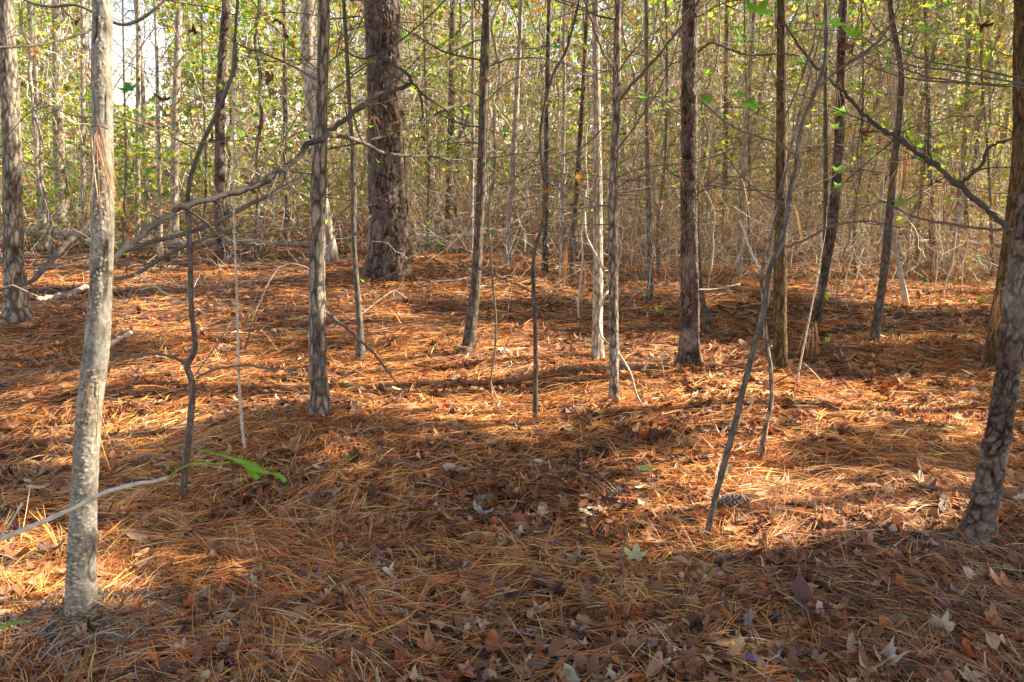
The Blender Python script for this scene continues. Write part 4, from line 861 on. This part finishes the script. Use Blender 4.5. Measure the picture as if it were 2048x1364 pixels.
stick('woody_vine', 'pale looping vine drooping past the slim centre trunk to the floor', 'vine', [(1172, 380, 3), (1170, 430, 4), (1174, 474, 4.5), (1199, 524, 5), (1218, 572, 4), (1208, 595, 4.5), (1200, 630, 5), (1203, 672, 5), (1233, 702, 5), (1260, 744, 5), (1274, 791, 4.5), (1300, 830, 4), (1330, 860, 3.5), (1358, 885, 3)], (4.7, 3.4), 'light', 3, 8, 12)
stick('bare_branch', 'thin pale twig crossing in front of the dark rough pine', 'branch', [(1310, 570, 2.5), (1345, 577, 3), (1370, 582, 3.5), (1400, 579, 3), (1430, 578, 2.5), (1480, 568, 2.5)], (4.4, 4.5), 'light', 2, 8, 13)
stick('bare_branch', 'wiry branch arching down from the right above the thicket', 'branch', [(1790, 120, 3), (1840, 135, 3.5), (1900, 140, 4), (1960, 152, 4), (2060, 170, 5)], (3.2, 3.0), 'grey', 5, 8, 14)
stick('bare_branch', 'long thin branch running level at upper right below the arch', 'branch', [(1700, 105, 2.5), (1760, 140, 3), (1830, 158, 3.5), (1920, 166, 4), (2060, 176, 4)], (3.6, 3.3), 'dark', 6, 8, 15)
stick('bare_branch', 'fine drooping branch at upper left crossing to the furrowed trunk', 'branch', [(440, 60, 3), (480, 90, 3), (530, 108, 4), (580, 130, 4), (620, 152, 4), (640, 165, 4)], (4.0, 3.9), 'dark', 6, 8, 16)
stick('bare_branch', 'black twig rising steeply above the dark leaning trunk', 'branch', [(700, 60, 2.5), (770, 45, 3), (830, 70, 3), (880, 100, 3.5), (920, 112, 4), (962, 120, 4)], (4.9, 5.1), 'dark', 5, 8, 17)
stick('bare_branch', 'long fine twig at top slanting down left across the broad pine', 'branch', [(640, 200, 2.5), (720, 140, 3), (790, 90, 3), (850, 40, 3), (900, -10, 3)], (4.4, 4.8), 'twig', 5, 8, 18)
stick('foreground_twig', 'soft focus pale twig reaching in low from the left edge', 'twig', [(-60, 1100, 13), (0, 1078, 12), (70, 1050, 10), (150, 1015, 9.5), (215, 983, 9), (270, 968, 8), (310, 962, 7), (335, 955, 7)], (.95, 1.05), 'light', 0, 12, 19)
for i, (lb, pts) in enumerate([('pale bare stick lying at the bottom left corner', [(130, 1362, 6), (190, 1350, 7), (240, 1350, 7), (270, 1362, 6)]),
    ('grey stick lying slantwise at bottom, left of centre', [(320, 1345, 8), (345, 1325, 8), (380, 1300, 7), (420, 1282, 6), (470, 1262, 5)]),
    ('pale curved stick on the straw by the slim centre trunk', [(1262, 720, 3), (1290, 728, 3.5), (1325, 742, 3)]),
    ('short pale stick in the patch left of the centre trunk', [(930, 815, 4), (945, 800, 5), (975, 788, 4)]),
    ('dark slanting twig lying at the right of the bottom', [(2000, 1362, 6), (2020, 1330, 5), (2046, 1300, 5)]),
    ('fine pale twig lying beside the right edge pine', [(1690, 1210, 2.5), (1720, 1190, 3), (1760, 1165, 2.5)]),
    ('thin stick on the floor right of the dark leaning trunk', [(1740, 690, 3), (1775, 692, 4), (1812, 698, 3)])]):
    stick('stick', lb, 'stick', pts, None, 'grey' if i in (1, 5) else ('dark' if i == 4 else 'light'), 1, 8, 30+i, True)

stick('foreground_twig', 'short blurred bud twig forking up at the lower left edge', 'twig', [(-20, 1100, 4), (10, 1062, 4), (34, 1024, 4), (44, 1006, 5)], (.96, .97), 'light', 0, 8, 50)
# pine cones
def cone(px, py, L, ang, label, open_=.0, k=0):
    g = gpt(px, py); c = np.array([g[0], g[1], gz(g[0], g[1])+L*.20+.006]); r = np.random.default_rng(800+k)
    m = MB(); n = 150; th = np.arange(n)*2.39996; s = (np.arange(n)+.5)/n
    rad = L*.20*np.sin(np.pi*(.12+.84*s))**.75
    core = np.stack([np.linspace(-.5, .46, 14)*L, 0*np.arange(14), 0*np.arange(14)], 1)
    tube(m, core, L*.15*np.sin(np.pi*np.linspace(.12, .95, 14)), 12, col=(0, 0, 0))
    ca, sa = math.cos(ang), math.sin(ang)
    for i in range(n):
        e = np.array([r.normal()*.12, math.cos(th[i]+r.normal()*.1), math.sin(th[i])]); ax = np.array([1., 0, 0]); tg = np.cross(ax, e)
        q = np.array([(s[i]-.5)*L, 0, 0])+e*rad[i]; wsc = L*.062*(.6+.5*math.sin(math.pi*s[i])); o = e*.75+ax*.65
        V = np.array([q-e*rad[i]*.5-ax*wsc*.6, q-tg*wsc*.75, q+o*wsc*.9, q+tg*wsc*.75, q+e*wsc*.55+o*wsc*.15, q-e*wsc*.1+o*wsc*.75-e*wsc*.3])
        C = np.array([(0, 0, 0), (.5, 0, 0), (1, .3, 0), (.5, 0, 0), (.9, .1, 0), (.1, 0, 0)])
        m.add(V, [(0, 1, 4), (1, 2, 4), (2, 3, 4), (3, 0, 4), (1, 5, 2), (2, 5, 3)], None, C)
    for i in range(len(m.V)):
        v = m.V[i].copy(); m.V[i] = np.stack([v[:, 0]*ca-v[:, 1]*sa, v[:, 0]*sa+v[:, 1]*ca, v[:, 2]], 1)+c
    prop(m.build('pine_cone', M['cone'], None, c, smooth=False), label, 'pine cone')
cone(1468, 1020, .135, .04, 'grey closed pine cone lying by the forked foreground sapling', k=1)
cone(1235, 995, .085, .5, 'small bleached pine cone half buried left of the tiny sprout', k=2)

# conspicuous single leaves
r = np.random.default_rng(900)
def lone(name, label, cat, px, py, wpx, color, kind='star', tilt=.35, curl=1., green=False, Y=None, stem=None, up=.03, petiole=True, face=None):
    p = gpt(px, py) if Y is None else at(px, py, Y)
    if Y is None: p[2] = gz(p[0], p[1])+up
    s = .5*wpx*mpp(px, py, p[1]); rm = rand_rot(1, r, tilt)
    if face is not None: rm = np.array(face)[None]
    m = MB(); leaves(m, leaf_template(kind, r, curl), p[None], rm, [s], np.array([color]))
    q = p+rm[0] @ np.array([0, -.12*s, 0])
    tail = q+rm[0] @ np.array([.05, -.8, -.02])*s; tube(m, spline(np.array([q, (q+tail)/2+np.array([0, 0, .004]), tail]), 5), .0009, 4, col=color)
    if stem is not None:
        b = gpt(*stem); b[2] = gz(b[0], b[1])-.02; mid = (b+tail)/2+np.array([.012, 0, .02]); tube(m, spline(np.array([b, mid, tail]), 8), .0012, 4, col=(.25, .12, .05))
    o = m.build(name, M['green' if green else 'litter'], None, p); prop(o, label, cat)
for a in [('fallen_leaf', 'bright red orange leaf standing up in the lit straw', 'leaf', 1278, 882, 44, (.65, .10, .02), 'star', .9, 1.2),
    ('fallen_leaf', 'pale yellow lobed leaf right of the tiny sprout', 'leaf', 1270, 1130, 60, (.55, .46, .22), 'star', .25, .8),
    ('fallen_leaf', 'mauve pink lobed leaf in the shade at centre', 'leaf', 844, 1024, 34, (.42, .24, .30), 'star', .3, .8),
    ('fallen_leaf', 'grey mauve lobed leaf in shade near the crooked sapling', 'leaf', 670, 995, 44, (.40, .28, .24), 'star', .2, .8),
    ('fallen_leaf', 'cream tan crumpled leaf below the centre of the shade', 'leaf', 782, 1168, 48, (.62, .47, .30), 'star', .3, 1.5),
    ('fallen_leaf', 'pinkish brown folded leaf at bottom left of centre', 'leaf', 640, 1220, 58, (.45, .22, .16), 'star', .3, 1.2),
    ('fallen_leaf', 'small cream leaf with upturned edge left of the cream tan leaf', 'leaf', 710, 1118, 32, (.58, .46, .32), 'oval', .8, 1.4),
    ('fallen_leaf', 'broad warm tan leaf near the bottom centre', 'leaf', 1085, 1242, 60, (.58, .32, .15), 'star', .3, 1.2),
    ('fallen_leaf', 'rounded beige leaf in shade right of centre bottom', 'leaf', 1645, 1148, 42, (.45, .32, .22), 'oval', .25, .8),
    ('fallen_leaf', 'tan pointed leaf lying with a folded twin right of the yellow leaf', 'leaf', 1362, 1140, 52, (.48, .30, .19), 'oval', .3, 1.3),
    ('fallen_leaf', 'small orange tan oval leaf at lower right', 'leaf', 1618, 1192, 34, (.60, .34, .14), 'oval', .2, .8),
    ('fallen_leaf', 'large cream crumpled leaf at the bottom right', 'leaf', 1885, 1275, 80, (.46, .36, .26), 'star', .4, 1.2),
    ('fallen_leaf', 'large pale ragged leaf at the bottom right edge of the frame', 'leaf', 1765, 1345, 80, (.44, .33, .24), 'star', .3, 1.2),
    ('fallen_leaf', 'slate violet leaf at the bottom right of centre', 'leaf', 1510, 1338, 46, (.20, .16, .26), 'oval', .3, 1.0),
    ('fallen_leaf', 'tan leaf with pale rim in the lit edge left of the right pine', 'leaf', 1672, 1062, 40, (.58, .40, .26), 'oval', .5, 1.2),
    ('fallen_leaf', 'big rust orange leaf lying at the foot of the dark right trunk', 'leaf', 1748, 695, 36, (.58, .20, .07), 'star', .5, 1.0),
    ('fallen_leaf', 'curled rust leaf standing right of the tan furrowed trunk', 'leaf', 1645, 735, 28, (.55, .20, .06), 'star', 1.2, 1.6),
    ('fallen_leaf', 'small red leaf on the straw by the thin reddish stem', 'leaf', 1078, 558, 16, (.55, .07, .03), 'star', .8, 1.0),
    ('fallen_leaf', 'red brown leaf lying in the lower right straw', 'leaf', 1390, 1052, 34, (.45, .14, .06), 'star', .4, 1.0)]:
    lone(*a)
LG = (.20, .42, .03)
lone('seedling', 'tiny bright green maple seedling left of the dark pine foot', 'seedling', 1315, 658, 26, LG, 'star', .8, .5, True, up=.16, stem=(1307, 722))
lone('seedling', 'dark green oval seedling leaf beside the tiny sprout', 'seedling', 1294, 983, 42, (.05, .24, .04), 'oval', .5, .5, True, up=.10, stem=(1300, 1040))
lone('seedling', 'small green seedling in the lit straw below centre', 'seedling', 958, 887, 22, (.16, .40, .03), 'star', .5, .5, True, up=.03, stem=(958, 900))
lone('seedling', 'small green sprig left of the grey pine cone', 'seedling', 1378, 1026, 16, (.30, .42, .05), 'star', .4, .5, True, up=.02, stem=(1378, 1032))
for i, (px, py, wd, c, st, lb) in enumerate([(1895, 627, 20, (.10, .34, .04), (1892, 700), 'dark green seedling leaf left of the mossy trunk'), (1850, 672, 20, LG, (1852, 720), 'bright green seedling before the mossy trunk, upright'), (1803, 683, 20, (.4, .55, .06), (1806, 715), 'yellow green seedling near the dark right trunk, rightmost of three'),
    (1778, 672, 16, (.2, .45, .05), (1780, 712), 'pale green seedling close to the dark right trunk'), (1655, 682, 18, (.5, .58, .06), (1655, 720), 'lime seedling by the thin forked stem'), (1930, 600, 28, (.40, .6, .06), (1940, 660), 'pair leafed lime shoot in front of the mossy trunk'),
    (1962, 600, 24, (.35, .55, .05), (1960, 660), 'spidery lime shoot touching the mossy trunk'), (1652, 589, 28, (.42, .62, .05), (1640, 650), 'flat lime leaf on a stalk beside the reddish leaning pine'), (1644, 536, 26, (.2, .48, .05), (1642, 640), 'green leaf on a stalk level with the reddish pine foot'),
    (1848, 559, 20, (.10, .32, .05), (1850, 650), 'dark green leaf on a stalk right of the dark right trunk'), (1590, 613, 12, (.3, .5, .05), (1590, 650), 'tiny green sprig right of the tan furrowed trunk'), (726, 562, 14, (.25, .45, .05), (722, 600), 'small green leaf by the kinked grey stem'),
    (640, 654, 12, (.2, .55, .04), (640, 700), 'small green leaf against the furrowed trunk'), (684, 672, 16, (.3, .45, .06), (684, 700), 'faint green leaf right of the furrowed trunk'), (1100, 664, 18, (.35, .48, .1), (1104, 700), 'feathery pale seedling right of the thin reddish stem')]):
    lone('seedling', lb, 'seedling', px, py, wd, c, 'star', .5, .6, True, Y=gpt(*st)[1], stem=st)
# foreground leaf on its stalk
def fore_leaf(name, label, pts, w, stalk, Y):
    m = MB(); B = spline(np.array([[*at(px, py, Y), wd*mpp(px, py, Y)] for px, py, wd in pts]), 24)
    T = np.gradient(B[:, :3], axis=0); T /= np.linalg.norm(T, axis=1)[:, None]; nrm = np.array([0, -.35, .94]); sd = np.cross(T, nrm); sd /= np.linalg.norm(sd, axis=1)[:, None]
    rr = np.random.default_rng(3); jag = 1+.25*np.sin(np.arange(24)*1.9)
    V = []; 
    for k in range(24):
        hw = B[k, 3]*jag[k]; V += [B[k, :3]-sd[k]*hw+np.array([0, 0, -.25*hw]), B[k, :3], B[k, :3]+sd[k]*hw+np.array([0, 0, .25*hw])]
    Q = [(3*k+a, 3*k+a+1, 3*k+a+4, 3*k+a+3) for k in range(23) for a in (0, 1)]
    Cv = np.tile(np.array([(.15, .34, .015), (.32, .50, .07), (.19, .40, .02)]), (24, 1))*(1+.25*np.sin(np.arange(72)*2.3))[:, None]; m.add(np.array(V), None, Q, Cv)
    for lobe in w:
        a = spline(np.array([[*at(px, py, Y), wd*mpp(px, py, Y)] for px, py, wd in lobe]), 8); V = []
        for k in range(8): V += [a[k, :3]-np.array([a[k, 3], 0, 0]), a[k, :3]+np.array([a[k, 3], .01*k/8, .0])]
        m.add(np.array(V), None, [(2*k, 2*k+1, 2*k+3, 2*k+2) for k in range(7)], (.16, .38, .02))
    if stalk:
        s = spline(np.array([at(px, py, Y+.02) for px, py in stalk]), 14); tube(m, s, .0011, 6, col=(.42, .55, .06))
    prop(m.build(name, M['green'], None, at(pts[0][0], pts[0][1], Y)), label, 'leaf')
fore_leaf('green_leaf', 'large blurred bright green leaf held out over the left foreground', [(392, 899, 1), (415, 903, 4), (450, 912, 4.5), (475, 920, 9), (500, 930, 13), (520, 940, 10), (540, 946, 5), (556, 950, 3), (568, 962, 1)], [[(500, 940, 10), (508, 952, 6), (514, 960, 1)], [(545, 945, 8), (560, 955, 5), (570, 966, 1)]], [(335, 957), (355, 940), (390, 926), (430, 928), (460, 924)], 1.0)
fore_leaf('green_leaf', 'small blurred green leaf poking in at the bottom left edge', [(-30, 1262, 8), (0, 1254, 9), (25, 1246, 7), (50, 1242, 4), (66, 1242, 1)], [], [(-40, 1290), (-10, 1275), (10, 1260)], 1.1)

# hanging bunches of dry needles caught on trees
def bunch(label, px, py, Y, n, L, W, k):
    r = np.random.default_rng(950+k); p = at(px, py, Y); m = MB()
    tube(m, spline(np.array([p+np.array([-.02, .0, .01]), p+np.array([0, 0, .012]), p+np.array([.02, 0, .004])]), 6), .002, 5)
    pts = p+r.standard_normal((n, 3))*np.array([.014*L/.16, .012, .02])
    tuft(m, pts, np.tile([0, 0, -1.], (n, 1)), 3, L, W, PINED, r, 1, .14, .3)
    prop(m.build('needle_bunch', [M['twig'], M['needle']], None, p, smooth=False), label, 'needles')
yt = wt_.location.y
bunch('long tuft of dry needles caught on the near left warty trunk', 200, 262, yt-.045, 7, .17, .0014, 1)
bunch('dry needles wedged low on the near left warty trunk', 183, 770, yt-.05, 5, .13, .0016, 2)
bunch('orange needles hanging across the front of the broad pine', 770, 400, 8.4, 30, .32, .006, 3)
bunch('orange needles hanging on the left side of the broad pine', 742, 435, 8.4, 16, .28, .006, 4)
bunch('dry needles dangling from twigs left of the crooked sapling', 322, 470, 3.6, 5, .16, .0016, 5)
bunch('dry needles dangling just right of the crooked sapling', 396, 490, 3.2, 5, .16, .0015, 6)
bunch('tuft of tan needles hung at the right edge pine, by the mossy trunk', 2006, 585, 2.5, 12, .10, .0012, 7)
bunch('dangling dry needles below the thin reddish stem top', 1130, 500, 5.4, 12, .18, .002, 8)
bunch('dry orange needles hung on the little stem by the tan trunk', 1622, 650, 3.9, 4, .15, .0016, 9)
bunch('dry needles hanging by the dark right trunk top', 1812, 300, 4.9, 16, .2, .003, 10)
print('verts', sum(len(m.vertices) for m in bpy.data.meshes), 'objects', len(bpy.data.objects))
